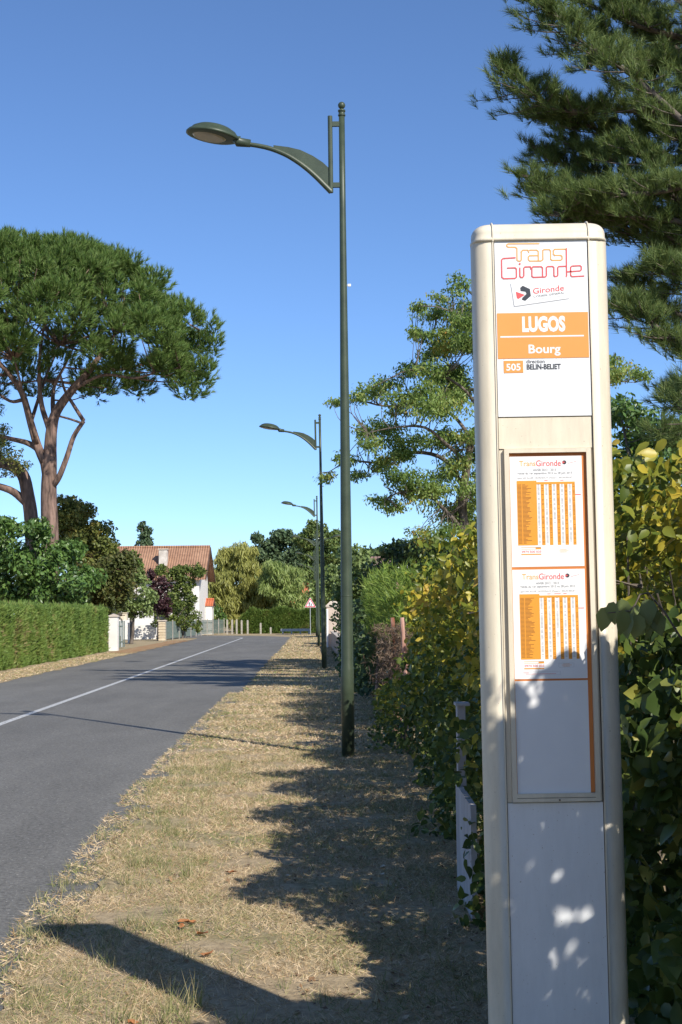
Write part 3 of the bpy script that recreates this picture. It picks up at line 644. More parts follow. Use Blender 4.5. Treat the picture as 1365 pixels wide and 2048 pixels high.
# ------------------------------------------------------------------ RIGHT SIDE: boundary shrubs, board, wall, pillar
def hedge_pts(n, v0, v1, ua, ub, h, hvar=0.15, slope=0.0):
    """points through a bushy row: mostly near the road face and top"""
    v = rng.uniform(v0, v1, n); u = np.empty(n); z = np.empty(n); top = h + hvar*(np.sin(v*2.3)+.6*np.sin(v*5.1+2)+.4*rng.normal(size=n)) + slope*np.minimum(v1-v, 1.1)
    a = rng.random(n); bul = .16*np.sin(v*3.1)+.13*np.sin(v*7.3+1)+.09*np.sin(v*15.0)
    t = rng.random(n)
    face = a < .5; tp = (a >= .5) & (a < .8); ins = a >= .8
    u[face] = ua + np.abs(rng.normal(0, .16, face.sum())); z[face] = top[face]*t[face]
    u[tp] = rng.uniform(ua+.05, ub, tp.sum()); z[tp] = top[tp]-np.abs(rng.normal(0, .16, tp.sum()))
    u[ins] = rng.uniform(ua, ub, ins.sum()); z[ins] = top[ins]*t[ins]
    zz = z/np.maximum(top, .1); u = u + np.where(zz > .85, (zz-.85)*1.1, 0) + bul*np.sin(z*2.6+v) + .08*np.sin(z*9+v*4) + .12*np.maximum(0, .25-zz)
    return np.stack([u+lampline(v), v, np.maximum(z, .02)], 1)
def shrub(name, label, n, v0, v1, ua, ub, h, L, W, mat, tpl=OVATE, group='boundary shrubs on the right', hvar=.15, droop=.5, stems=10, cat='shrub', extra=None, slope=0.0):
    base = np.array([UX((ua+ub)/2, (v0+v1)/2), (v0+v1)/2, 0]); root = thing(name, label, cat, tuple(base), group)
    C = hedge_pts(n, v0, v1, ua, ub, h, hvar, slope)
    if extra is not None: C = np.vstack([C, extra])
    n = len(C); T = unit(n); T[:,2] -= droop; T[:,0] -= .25
    Nn = unit(n)*.8; Nn[:,0] -= .05; Nn[:,1] -= .6; Nn[:,2] += .6; s = rng.uniform(.45, 1.35, n)
    V, Fc = leaf_arrays(C, T, Nn, L*s, W*s*rng.uniform(.75, 1.15, n), tpl); me = fast_mesh('foliage', V-base, Fc); obj('foliage', me, mat, root)
    if mat is m_shrub:                      # low leaves greener; darker tone also paints the shade below the sunlit top
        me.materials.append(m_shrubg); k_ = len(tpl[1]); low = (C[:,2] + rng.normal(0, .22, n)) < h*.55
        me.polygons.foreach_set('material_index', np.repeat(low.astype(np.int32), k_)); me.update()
    m_ = MB(base)
    for k in range(stems):
        v = rng.uniform(v0, v1); u = rng.uniform(ua+.2, ub-.1); x = UX(u, v); hh = h*rng.uniform(.7, 1.0)
        if v < 5 and x < 1.12: x += .25
        m_.tube(spline([(x, v, -.02), (x+rng.normal(0,.06), v+rng.normal(0,.06), hh*.4), (x+rng.normal(0,.12), v+rng.normal(0,.15), hh)], 3), list(np.linspace(.016, .004, 7)), 5)
        for q in range(4):
            z = hh*rng.uniform(.3, .95); d = rng.normal(0, .13, 3); m_.tube([(x, v, z), (x+d[0]-.02, v+d[1], z+abs(d[2])*.6)], [.006, .002], 4)
    m_.build('branches', m_barkg, root); return root
shrub('shrub', 'near dark leafed shrub at the right edge, shading the bus stop post', 10500, .6, 4.0, .86, 1.9, 1.86, .078, .058, m_shrubg, hvar=.04, stems=14, slope=.74)
shrub('shrub', 'broad leaved shrub immediately right of the bus stop post', 7600, 4.0, 5.9, .76, 2.0, 1.56, .080, .060, m_shrubg, hvar=.06, stems=14)
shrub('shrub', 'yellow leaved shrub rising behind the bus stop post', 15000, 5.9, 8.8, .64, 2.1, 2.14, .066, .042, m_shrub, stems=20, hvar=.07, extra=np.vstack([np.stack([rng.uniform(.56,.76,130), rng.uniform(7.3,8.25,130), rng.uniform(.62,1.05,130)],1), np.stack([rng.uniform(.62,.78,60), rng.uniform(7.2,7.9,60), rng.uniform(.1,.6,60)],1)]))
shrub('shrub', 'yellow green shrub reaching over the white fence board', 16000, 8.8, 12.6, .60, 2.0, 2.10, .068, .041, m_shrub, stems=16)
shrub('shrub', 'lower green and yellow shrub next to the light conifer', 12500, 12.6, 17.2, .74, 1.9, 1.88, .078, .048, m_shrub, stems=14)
# big-leaf spray in front of the stop
sp_root_D = 4.18
lc = np.array([P(px, py-4, sp_root_D) for px, py in [(1212,1243),(1228,1232),(1240,1250),(1252,1256),(1262,1240),(1272,1258),(1282,1236),(1290,1250),(1300,1262),(1248,1228),(1310,1240),(1322,1252),(1296,1228)]])
rb_ = lc[-1]*0+np.array([UX(.95, 4.3), 4.3, 0]); root = thing('shrub', 'single leafy stem whose round leaves overlap the right side of the bus stop post', 'shrub', tuple(rb_), 'boundary shrubs on the right')
lc = lc + np.stack([np.zeros(13), rng.uniform(-.04, .06, 13), np.zeros(13)], 1)
T = np.stack([rng.normal(0,.3,13)-.1, rng.normal(-.1,.3,13), -np.ones(13)], 1); Nn = np.stack([rng.normal(-.1,.5,13), -np.ones(13), rng.normal(.3,.3,13)], 1)
V, Fc = leaf_arrays(lc, T, Nn, .075, .052, OVATE); obj('foliage', fast_mesh('foliage', V-rb_, Fc), leafmat('grey_green_leaf', G((.13,.17,.06),(.19,.24,.09)), .25), root)
m_ = MB(rb_); m_.tube(spline([rb_, rb_+np.array([.04,-.05,.8]), P(1330,1225,4.2), P(1260,1222,sp_root_D), P(1216,1226,sp_root_D)], 4), list(np.linspace(.005,.0015,17)), 5); m_.build('stem', m_barkg, root)
# white board
D1, D2 = 7.6, 8.45
board = thing('fence_board', 'weathered white wooden board half hidden by leaves behind the bus stop post', 'fence', (P(930,1800,8)[0], 8.0, 0))
m_wood = surf('weathered_white_wood', (0.40,0.36,0.35), (0.52,0.48,0.47), 8, 0.8, .3, 40, (1,1,.2))
bo = np.array([P(930,1800,8)[0], 8.0, 0])
m_ = MB(bo); xa, xb = P(945,1835,D1)[0], P(915,1780,D2)[0]
m_.add([(xa, D1, 0), (xb, D2, 0), (xb, D2, .62), (xa, D1, .60), (xa+.03, D1, 0), (xb+.03, D2, 0), (xb+.03, D2, .62), (xa+.03, D1, .60)], [(0,1,2,3),(7,6,5,4),(0,3,7,4),(1,5,6,2),(3,2,6,7)]); m_.build('panel', m_wood, board)
m_ = MB(bo); m_.box((xb+.005, 8.30, .62), (xb+.05, 8.42, 1.07)); m_.build('post', m_wood, board); m_ = MB(bo); m_.box((xb-.005, 8.28, 1.07), (xb+.075, 8.44, 1.085)); m_.build('post_cap', m_wood, board)
# light conifer hedge remnant: sprays on top, bare reddish stems
def sprays(C, L, W, nper=11, sp=.7, upb=.8):
    n = len(C); A = np.stack([rng.normal(-.3,.4,n), rng.normal(-.1,.4,n), np.full(n, upb)], 1); return tufts(C, A, nper, L, W, sp)
def conifer(name, label, v0, v1, ua, ub, z0, z1, n, mat, W=.02, L=.3, group=None, trunk=m_dead, nt_=2, peak=None, cat='conifer'):
    base = np.array([UX((ua+ub)/2, (v0+v1)/2), (v0+v1)/2, 0]); root = thing(name, label, cat, tuple(base), group)
    v = rng.uniform(v0, v1, n); u = rng.uniform(ua, ub, n); z = rng.uniform(z0, z1, n) + .22*np.sin(v*1.9+u*2)
    C = np.stack([u+lampline(v), v, z], 1); V, Fc = sprays(C, L, W); obj('foliage', fast_mesh('foliage', V-base, Fc), mat, root)
    for k in range(nt_):
        m_ = MB(base); v_ = v0+(k+.5)*(v1-v0)/nt_; x = UX(ua+.18, v_); m_.tube(spline([(x, v_, 0), (x+.04, v_, z0*.6), (x+.02, v_+.05, z1)], 4), list(np.linspace(.05, .02, 9)), 7); m_.build('trunk', trunk, root, smooth=True)
    return root
conifer('conifer_hedge', 'feathery light green conifer tops above bare red stems', 18.6, 27, .55, 2.0, 1.4, 2.02, 3400, m_cypress, .016, .17, nt_=4)
conifer('conifer_hedge', 'dark green base foliage under the feathery light conifer', 19.5, 28, .75, 2.0, .1, 1.5, 1900, m_dark, .03, .3, nt_=3)
rootb = np.array([UX(.62, 18.6), 18.6, 0]); root = thing('dead_conifer', 'dead conifer with bare reddish trunks and brown twigs beside the shrubs', 'dead tree', tuple(rootb))
for px, dd in ((787, 18.7), (806, 18.2)):
    m_ = MB(rootb); p = P(px, 1235, dd); m_.tube(spline([(p[0], dd, 0), (p[0]+.02, dd, .8), (p[0]-.01, dd, p[2])], 4), list(np.linspace(.036, .026, 9)), 8); m_.build('trunk', m_dead, root, smooth=True)
n = 1300; dd = rng.uniform(18.3, 19.3, n); zz = rng.uniform(.45, 1.45, n); C = np.stack([P(800,1300,18.5)[0]+rng.normal(0, .14, n), dd, zz], 1)
V, Fc = tufts(C, unit(n)+np.array([0,0,-.3]), 8, .10, .007, .9); obj('twigs', fast_mesh('twigs', V-rootb, Fc), m_brown, root)
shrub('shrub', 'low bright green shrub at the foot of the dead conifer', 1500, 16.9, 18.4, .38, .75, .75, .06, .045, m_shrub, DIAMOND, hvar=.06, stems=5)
shrub('ivy', 'dark ivy covered row beyond the light conifer', 9000, 27, 45, .5, 1.9, 1.75, .11, .09, m_dark, DIAMOND, group=None, hvar=.12, cat='ivy')
make_tree('tree', 'leafy bright green tree behind the second street lamp pole', 'tree', pclumps([(712,1150,32,45),(740,1190,35,45),(695,1200,20,40),(760,1230,40,40),(720,1250,35,40),(700,1120,20,20)], 47, 1.2), gp(760, 48), m_lime, 26, .17, .12, sub=7, sscale=.45, tr=.12)
make_tree('tree', 'dark bushy tree below the locust, left of the bus stop post', 'tree', pclumps([(880,1120,60,30),(830,1110,50,22),(930,1130,50,40),(900,1170,60,40),(760,1150,45,30),(790,1180,40,30)], 42, 1.6), gp(900, 42), m_dark, 30, .17, .13, sub=7, sscale=.42, tr=.14)
make_tree('tree', 'dark tree line clump just right of the nearest lamp pole', 'tree', pclumps([(730,1120,30,22),(770,1112,35,20),(820,1112,40,22),(870,1120,40,22),(700,1140,25,20)], 95, 2.5), gp(780, 95), m_dark, 6, .38, .3, sub=8, sscale=.4, tr=.2)
# low wall, pillar and white post
m_wall = surf('pinkish_render', (0.48,0.38,0.31), (0.55,0.45,0.37), 4, 0.9, .4, 50); m_coping = surf('stone_coping', (0.45,0.38,0.31), (0.55,0.48,0.40), 6, 0.85)
wl = thing('low_wall', 'low rendered garden wall running up to the tall pillar', 'wall', (UX(.62, 57), 57, 0)); wo = np.array([UX(.62, 57), 57, 0])
def strip_box(m, u0_, u1_, v0, v1, z0, z1): m.add([(UX(u0_,v0),v0,z0),(UX(u1_,v0),v0,z0),(UX(u1_,v1),v1,z0),(UX(u0_,v1),v1,z0),(UX(u0_,v0),v0,z1),(UX(u1_,v0),v0,z1),(UX(u1_,v1),v1,z1),(UX(u0_,v1),v1,z1)], [(0,3,2,1),(4,5,6,7),(0,1,5,4),(1,2,6,5),(2,3,7,6),(3,0,4,7)])
m_ = MB(wo); strip_box(m_, .55, .72, 45.5, 69.6, 0, .72); m_.build('wall', m_wall, wl); m_ = MB(wo); strip_box(m_, .51, .76, 45.4, 69.6, .72, .77); m_.build('coping', m_coping, wl)
pl_ = thing('gate_pillar', 'tall rendered pillar with a stone cap at the end of the low wall', 'pillar', (P(667,1227,70)[0], 70, 0)); c = (0, 0, 0)
m_ = MB(); m_.box((-.32, -.25, 0), (.32, .25, 1.92)); m_.build('shaft', m_wall, pl_); m_ = MB(); m_.box((-.36, -.29, 1.92), (.36, .29, 2.0)); m_.add([(-.34,-.27,2.0),(.34,-.27,2.0),(.34,.27,2.0),(-.34,.27,2.0),(-.14,-.1,2.2),(.14,-.1,2.2),(.14,.1,2.2),(-.14,.1,2.2)], [(0,1,5,4),(1,2,6,5),(2,3,7,6),(3,0,4,7),(4,5,6,7)]); m_.build('cap', m_coping, pl_)
m_ = MB(); m_.tube([(0,0,0),(0,0,1.75)], .045, 8); m_.lathe((0,0,1.75), [(.06,0),(.06,.02),(.03,.06)], 8); tag(m_.build('marker_post', m_white, loc=(P(655.5,1290,68.5)[0], 68.5, 0)), 'thin white post standing against the tall pillar', 'post')
# ------------------------------------------------------------------ LOCUST TREE
LT = 38
cl = pclumps([(920,575,30,22),(885,572,18,10),(880,612,50,13),(838,610,20,7),(930,622,30,24),(850,668,24,7),(826,680,12,6),(905,660,36,18),(872,702,42,15),(935,700,32,34),(828,722,44,14),(782,752,40,15),(742,775,28,12),(716,800,26,8),(672,802,18,5),
  (850,760,50,20),(925,770,36,36),(800,800,55,12),(870,830,70,20),(772,850,52,15),(730,866,22,10),(800,880,55,13),(900,872,46,18),(742,900,34,11),(692,925,32,10),(655,946,16,7),(722,940,26,8),(762,925,26,9),(905,930,46,18),(800,960,45,12),(850,982,62,22),
  (772,1002,34,14),(900,1032,52,32),(850,1072,46,18),(932,982,36,26),(788,1022,26,8),(1000,600,50,40),(1010,700,60,50),(1020,820,60,60),(1000,940,60,60),(1100,650,60,50),(1120,780,70,60),(1100,900,70,60),(1240,745,40,12),(1262,765,28,8),(1230,720,22,8),(1225,760,20,20)], LT)
cl = np.vstack([cl, pclumps([(x, y, rng.uniform(22,42), rng.uniform(12,20)) for x, y in [(rng.uniform(965-(235*((yy-560)/300) if yy < 860 else 235*(1-(yy-860)/420)), 1010), yy) for yy in rng.uniform(580, 1090, 46)]], LT)]); cl[:,1] += rng.uniform(-1.6, 1.6, len(cl)); cl[:,4] = np.maximum(cl[:,4], .5)
def lt(px, py, d=0): return P(px, py, LT+d)
limbs = [([gp(960, LT), lt(945,1200), lt(935,1100), lt(925,1010), lt(935,930), lt(945,880), lt(975,800), lt(985,700), lt(960,610), lt(925,570)], (.17, .02)),
  ([lt(925,1060), lt(890,1020,-.5), lt(850,985,-.8), lt(800,985,-1), lt(770,1000,-1)], (.07,.012)), ([lt(930,980), lt(890,920,.5), lt(830,905,1), lt(760,925,1), lt(700,922,1), lt(658,944,1)], (.07,.01)),
  ([lt(935,925), lt(895,890,-.5), lt(850,855,-.9), lt(790,855,-1), lt(735,866,-1)], (.06,.01)), ([lt(945,880), lt(905,830,.4), lt(850,810,.7), lt(770,812,1), lt(715,800,1.2), lt(668,803,1.2)], (.055,.009)),
  ([lt(965,830), lt(930,780,-.5), lt(880,750,-1), lt(820,740,-1), lt(745,775,-1)], (.05,.009)), ([lt(982,740), lt(940,700,.5), lt(880,690,1), lt(830,682,1)], (.04,.008)), ([lt(978,690), lt(930,640,-.5), lt(880,615,-.8), lt(835,612,-1)], (.035,.007)),
  ([lt(945,880), lt(1030,830), lt(1130,790), lt(1225,765), lt(1270,765)], (.06,.008)), ([lt(985,720), lt(1040,670), lt(1100,640), lt(1230,720)], (.04,.008)), ([lt(940,1080), lt(1020,960), lt(1090,900)], (.06,.02)), ([lt(925,1010), lt(960,960,1), lt(985,900,1.5), lt(1000,820,1.5)], (.06,.02))]
extra_l = []; dense_l = [q for l, r in limbs[1:] for q in spline(l, 6)[4:]]
for c in np.vstack([cl, sub_clumps(cl, 3, .5)]):
    j = min(dense_l, key=lambda q: np.linalg.norm(q-c[:3])+(.5 if q[2] > c[2] else 0)); extra_l.append(([j, (j+c[:3])/2+rng.normal(0,.12,3), c[:3]], (.014,.004)))
lcs = np.vstack([cl, sub_clumps(cl, 7, .7)])
make_tree('locust_tree', 'airy locust tree with layered branches of green and orange leaves', 'tree', lcs, gp(960, LT), m_locust, 66, .115, .048, sub=0, limbs=limbs+extra_l, droop=.9, lo=.1)
# ------------------------------------------------------------------ RIGHT PINE
PD = 24.5; pb = np.array([8.2, 25.5, 0])
def pp(px, py, d=0): return P(px+18, py-8, PD+d)
trunk_line = [pb, pb+[.2,0,4], pb+[-.1,.2,8], pb+[.1,0,12], pb+[0,0,15.5]]
br = [[(1500,330),(1365,262),(1250,160),(1165,108),(1110,50),(1050,10)], [(1500,270),(1365,235),(1200,228),(1110,228),(1045,190),(988,138)], [(1500,380),(1365,335),(1250,300),(1180,268),(1110,245),(1060,240)],
      [(1500,470),(1365,425),(1250,375),(1130,345),(1060,310)], [(1520,500),(1365,455),(1240,440),(1130,420),(1050,360)], [(1520,600),(1365,560),(1300,505),(1220,455),(1150,430)], [(1520,700),(1365,650),(1290,600),(1235,560)],
      [(1540,800),(1400,740),(1330,690),(1270,640),(1235,620)], [(1500,150),(1365,90),(1260,60),(1150,10),(1060,-60)], [(1500,60),(1365,0),(1230,-60),(1100,-130)], [(1500,-60),(1365,-120),(1200,-180),(1080,-260)],
      [(1500,540),(1400,470),(1330,400),(1280,330),(1230,300)], [(1500,420),(1420,360),(1340,280),(1300,200),(1290,120)], [(1480,200),(1400,160),(1330,100),(1280,40),(1250,0)], [(1500,640),(1420,600),(1350,560),(1310,540)],
      [(1500,300),(1420,200),(1350,150),(1230,120),(1190,60)], [(1500,-200),(1380,-260),(1250,-330)], [(1540,520),(1440,520),(1365,500),(1290,440)], [(1500,120),(1400,60),(1300,-20),(1180,-60)], [(1540,900),(1440,850),(1380,800),(1345,790)],
      [(1500,520),(1365,478),(1240,410),(1140,385),(1075,395)], [(1520,440),(1400,380),(1280,395),(1170,400),(1095,440)], [(1520,560),(1400,520),(1300,470),(1210,430),(1140,460)], [(1500,350),(1380,300),(1290,260),(1200,330),(1130,290)]]
limbs = [(trunk_line, (.24, .06))]; TC = []; TA = []
for bi, b_ in enumerate(br):
    sgn = ((bi*37) % 7-3)/3.0; k = len(b_)
    pts = [pb+np.array([0,0,max(2.5, pp(*b_[0])[2]-.6)])] + [pp(x, y, sgn*1.3*(1-.3*i/k) + rng.normal(0,.1)) for i, (x, y) in enumerate(b_)]
    limbs.append((pts, (.085, .012))); S = spline(pts, 8); S = S[int(len(S)*.25):]
    for i in range(0, len(S)):
        for q in range(3 if i > 3 else 1):
            s = S[i]; d = unit(1)[0]; d[2] = abs(d[2])*.6-.1; d[0] -= .35; l = rng.uniform(.25, .8)*(1.0 if i < len(S)*.8 else .6); e = s + d*l
            mid = (s+e)/2 - np.array([0,0,.06*l]); limbs.append(([s, mid, e], (.014, .005)))
            for w_ in (1.0, .78, .5):
                for r_ in range(2):
                    c = s+(e-s)*w_+rng.normal(0, .035, 3); TC.append(c); a = d*.8+rng.normal(0,.4,3); a[2] += 1.0; TA.append(a)
TC = np.array(TC); TA = np.array(TA)
root = thing('pine_tree', 'large dark pine reaching in from the upper right behind the bus stop post', 'tree', tuple(pb))
V, Fc = tufts(TC, TA, 34, .20, .0085, .72); obj('crown', fast_mesh('crown', V-pb, Fc), m_pine2, root)
m_ = MB(pb)
for pts, r in limbs: m_.tube(spline(pts, 4 if len(pts) > 3 else 2), list(np.linspace(r[0], r[1], (len(pts)-1)*(4 if len(pts) > 3 else 2)+1)), 7 if r[0] > .05 else 4)
m_.build('trunk', m_barkg, root, smooth=True)
# greenery right of the stop
make_tree('tree', 'light leaved tree right of the bus stop post under the pine', 'tree', pclumps([(1270,850,40,40),(1300,900,45,45),(1250,930,30,40),(1345,930,45,50),(1290,980,50,40),(1240,820,20,25),(1350,860,35,30)], 22, .9), gp(1330, 22), m_laurel, 60, .12, .06, sub=6, sscale=.45, tr=.1, droop=.6)
cl = pclumps([(1345,800,35,30),(1320,860,40,25),(1365,870,40,30),(1370,760,25,30)], 16, .5); C, O = clump_points(cl, 45, .2)
V, Fc = tufts(C, O+np.array([0,0,.8]), 26, .15, .006, .6); rb_ = gp(1440, 16); root = thing('pine_tree', 'young pine with upright light tufts at the right edge', 'tree', tuple(rb_)); obj('crown', fast_mesh('crown', V-rb_, Fc), m_pine2, root)
m_ = MB(rb_); m_.tube(spline([rb_, rb_+[0,0,2], P(1400,820,16), P(1375,740,16)], 4), list(np.linspace(.08,.02,13)), 7)
for c in C[::9]: m_.tube([P(1400,830,16), (P(1400,830,16)+c)/2-[0,0,.05], c], [.012,.008,.004], 4)
m_.build('trunk', m_barkg, root)
# dark house right
def tiles(name, c1, c2, sc=5.0):
    m, nt, b = newmat(name); b.inputs['Roughness'].default_value = .9; n = noise(nt, 1.1, 6, .75); r = ramp(nt, [(.3, c1), (.7, c2)]); nt.links.new(n.outputs['Fac'], r.inputs[0]); nt.links.new(r.outputs[0], b.inputs['Base Color'])
    w = N(nt, 'ShaderNodeTexWave'); w.inputs['Scale'].default_value = sc; w.inputs['Distortion'].default_value = .3; tc = N(nt, 'ShaderNodeTexCoord'); nt.links.new(tc.outputs['Object'], w.inputs['Vector'])
    bp = N(nt, 'ShaderNodeBump'); bp.inputs['Strength'].default_value = .9; bp.inputs['Distance'].default_value = .06; nt.links.new(w.outputs['Fac'], bp.inputs['Height']); nt.links.new(bp.outputs[0], b.inputs['Normal']); return m
m_tile = tiles('weathered_red_tiles', (.24,.12,.07), (.45,.26,.16), 1.6); m_tile_dk = tiles('brown_tiles', (.16,.10,.085), (.30,.21,.18), 1.6); m_tile_or = tiles('bright_orange_tiles', (.46,.12,.05), (.56,.17,.08), 1.6)
m_plaster = surf('white_plaster', (.70,.67,.62), (.78,.75,.70), 2, .9, .15, 30); m_woodd = surf('dark_wood', (.06,.03,.02), (.12,.07,.05), 8, .8); m_glass = surf('window_glass', (.03,.04,.05), None, rough=.08)
def house(name, label, x0, x1, y0, depth, eave, ridge, mat, chim=None, wins=(), over=.5):
    o = np.array([(x0+x1)/2, y0+depth/2, 0]); root = thing(name, label, 'house', tuple(o)); m_ = MB(o); xm = y0+depth/2
    m_.add([(x0,y0,0),(x1,y0,0),(x1,y0+depth,0),(x0,y0+depth,0),(x0,y0,eave),(x1,y0,eave),(x1,y0+depth,eave),(x0,y0+depth,eave),(x0,xm,ridge-.18),(x1,xm,ridge-.18)], [(0,1,5,4),(2,3,7,6),(1,2,6,9,5),(3,0,4,8,7)])
    m_.build('wall', m_plaster, root); sl = (ridge-eave)/(depth/2); ye = y0-over; ze = eave-over*sl; yb = y0+depth+over
    m_ = MB(o); t_ = .14
    a = [(x0-over, ye, ze), (x1+over, ye, ze), (x1+over, xm, ridge), (x0-over, xm, ridge)]; m_.add(a+[(x, y, z-t_) for x, y, z in a], [(0,1,2,3),(7,6,5,4),(0,4,5,1),(1,5,6,2),(3,7,4,0)])
    a = [(x1+over, yb, ze), (x0-over, yb, ze), (x0-over, xm+.001, ridge), (x1+over, xm+.001, ridge)]; m_.add(a+[(x, y, z-t_) for x, y, z in a], [(0,1,2,3),(7,6,5,4),(0,4,5,1),(1,5,6,2),(3,7,4,0)])
    m_.tube([(x0-over, xm, ridge+.03), (x1+over, xm, ridge+.03)], .11, 8); roof = m_.build('roof', mat, root)
    m_ = MB(o)
    for s_, yy in ((1, ye), (-1, yb)): m_.add([(x1+over+.003, yy, ze-.02), (x1+over+.06, yy, ze-.02), (x1+over+.06, xm, ridge-.02), (x1+over+.003, xm, ridge-.02), (x1+over+.003, yy, ze-.26), (x1+over+.06, yy, ze-.26), (x1+over+.06, xm, ridge-.26), (x1+over+.003, xm, ridge-.26)], [(0,1,2,3),(1,5,6,2),(4,7,6,5),(0,3,7,4),(0,4,5,1)])
    m_.build('barge_board', m_woodd, roof)
    if chim:
        cx_, cz0, cz1 = chim; m_ = MB(o); cy = ye + (cz0-ze)/sl; m_.box((cx_-.33, cy-.0, cz0-.4), (cx_+.33, cy+.75, cz1)); ch_ = m_.build('chimney', surf('chimney_render', (.42,.38,.33), (.60,.56,.50), 3, .9), roof); m_ = MB(o); m_.box((cx_-.4, cy-.07, cz1), (cx_+.4, cy+.82, cz1+.08)); m_.build('chimney_cap', m_coping, ch_)
    for (wx, wz, ww, wh) in wins:
        m_ = MB(o); m_.box((wx-ww/2-.06, y0-.04, wz-.06), (wx+ww/2+.06, y0-.004, wz+wh+.06)); w_ = m_.build('window', m_woodd, root); m_ = MB(o); m_.box((wx-ww/2, y0-.05, wz), (wx+ww/2, y0-.045, wz+wh)); m_.build('pane', m_glass, w_)
    return root
hx1 = P(399, 1200, 115)[0]
house('house', 'white house with a large weathered red tiled roof beyond the left hedge', hx1-10, hx1, 115, 7.4, 4.85, 7.15, m_tile, chim=(P(326,1120,116)[0], 5.55, 6.85), wins=[(hx1-3, 1.1, 1, 1.3), (hx1-7, 1.1, 1, 1.3)], over=.55)
ax0 = hx1+.6; house('annex', 'small white lean-to with bright tiles at the right corner of the white house', hx1+.02, hx1+.55, 120, 1.6, 2.5, 2.85, m_tile_or, over=.1)
house('house', 'brown roofed house mostly hidden behind the dark trees on the right', P(742,1150,72)[0], P(960,1150,72)[0], 70, 8, 2.7, 4.35, m_tile_dk)
house('house', 'bright orange roofed house behind the warning sign', P(560,1180,150)[0], P(622,1180,150)[0], 150, 7, 3.0, 4.75, m_tile_or, over=.4)
# satellite dish of the brown house
m_ = MB(); m_.lathe((0,0,0), [(.05,0),(.28,.06),(.42,.15),(.40,.16),(.27,.075),(.03,.02)], 16); m_.tube([(0,0,0),(.15,.2,-.7)], .03, 6); dd = m_.build('satellite_dish', m_white, loc=tuple(P(814,1136,70.5))); dd.rotation_euler = (R(70), 0, R(-25)); tag(dd, 'small white dish on the brown roof', 'dish')
# ------------------------------------------------------------------ UMBRELLA PINE
UD = 70
def upx(px, py, d=0): return P(px, py, UD+d)
ub = gp(101, UD); ub[0] = upx(103, 1293)[0]
limbs = [([ub, upx(102,1220), upx(100,1065), upx(98,985), upx(100,930), upx(101,898), upx(104,858), upx(114,822), upx(145,780), upx(172,750), upx(200,712), upx(230,670)], (.50, .09)),
 ([upx(99,985), upx(92,940), upx(82,905), upx(58,887,.3), upx(20,877,.6), upx(-30,862,1)], (.26,.07)), ([upx(90,925), upx(76,893), upx(62,846), upx(45,787), upx(20,750), upx(-20,705)], (.24,.09)),
 ([upx(45,800), upx(20,802,-.5), upx(-20,775,-1)], (.1,.05)), ([upx(102,865), upx(95,846), upx(84,811), upx(79,760), upx(81,705), upx(90,640)], (.17,.05)), ([upx(108,835), upx(106,800,.5), upx(110,770,.8), upx(128,735,1), upx(150,690,1)], (.13,.04)),
 ([upx(104,975), upx(118,955,-.4), upx(134,915,-.6), upx(148,873,-.7), upx(168,842,-.8)], (.16,.10)), ([upx(168,842,-.8), upx(145,806,-.8), upx(130,780,-.6), upx(120,745,-.3)], (.10,.05)), ([upx(163,846,-.8), upx(140,838,-.5), upx(110,830,-.2)], (.06,.05)),
 ([upx(145,780), upx(206,750,-.5), upx(268,756,-1), upx(310,746,-1), upx(360,735,-1)], (.09,.03)), ([upx(185,735), upx(248,738,.5), upx(320,715,1), upx(361,690,1), upx(400,660,1)], (.09,.03)), ([upx(62,846), upx(90,760,2), upx(120,690,3)], (.1,.04)), ([upx(76,893), upx(50,800,-2), upx(30,720,-3)], (.1,.04))]
acx = upx(40, 700)[0]; s_ = UD/F; CL = []
prof = [(500,120),(516,185),(530,230),(560,285),(600,335),(650,370),(700,375),(735,335)]
def zof(py): return upx(300, py)[2]
for k in range(430):
    t = rng.random()**.9; i = min(int(t*7), 6); f_ = t*7-i; py = prof[i][0]*(1-f_)+prof[i+1][0]*f_; rr = (prof[i][1]*(1-f_)+prof[i+1][1]*f_)*s_
    th = rng.uniform(0, 2*math.pi); k_ = rng.uniform(.84, 1.0) if rng.random() < .72 else rng.uniform(.35, .85)
    if t < .1: k_ = rng.uniform(0, 1)
    CL.append([acx+rr*k_*math.cos(th), UD+rr*k_*math.sin(th)*.95, zof(py+ (10 if py > 480 else 14)), *(np.array([.78,.78,.56])*rng.uniform(.6, 1.3))])
for (x, y, rx, ry, d) in [(395,740,30,35,0),(420,700,25,40,.5),(370,775,30,20,-.4),(395,785,22,14,0),(430,660,16,25,.5),(350,745,25,18,-1),(300,728,30,14,-1),(240,735,35,12,-.5),(200,745,30,14,0),(165,765,25,12,.5),(175,790,14,14,1),(90,790,18,10,1),(60,735,40,20,0),(120,720,40,18,-1),(150,600,50,30,-5),(60,620,50,30,-6),(250,640,50,30,-4),(20,560,50,25,-5.5),(180,540,45,22,-4.5),(320,650,45,28,-2),(400,690,32,28,.5),(415,645,24,24,0),(382,640,30,26,-1),(358,690,34,26,1),(412,745,26,30,-.5),(385,705,32,28,1),(352,768,24,16,.3),(408,772,22,20,.4),(374,792,22,12,-.3),(330,720,30,18,1),(392,760,30,26,.8),(430,690,18,26,.3)]:
    p = upx(x, y, d); CL.append([*p, rx*s_, rx*s_, ry*s_])
CL = np.array(CL); CL = CL[CL[:,2] > zof(800)]
C, O = clump_points(CL, 9.5, .55); keep = (O[:,2] > -.45) | (rng.random(len(O)) < .3); C, O = C[keep], O[keep]
root = thing('umbrella_pine', 'big umbrella pine with a wide flat crown rising behind the left hedge', 'tree', tuple(ub))
V, Fc = tufts(C, O+np.array([0,0,.9]), 18, .32, .038, .6); obj('crown', fast_mesh('crown', V-ub, Fc), m_pine, root); print('pine tufts', len(C))
m_ = MB(ub)
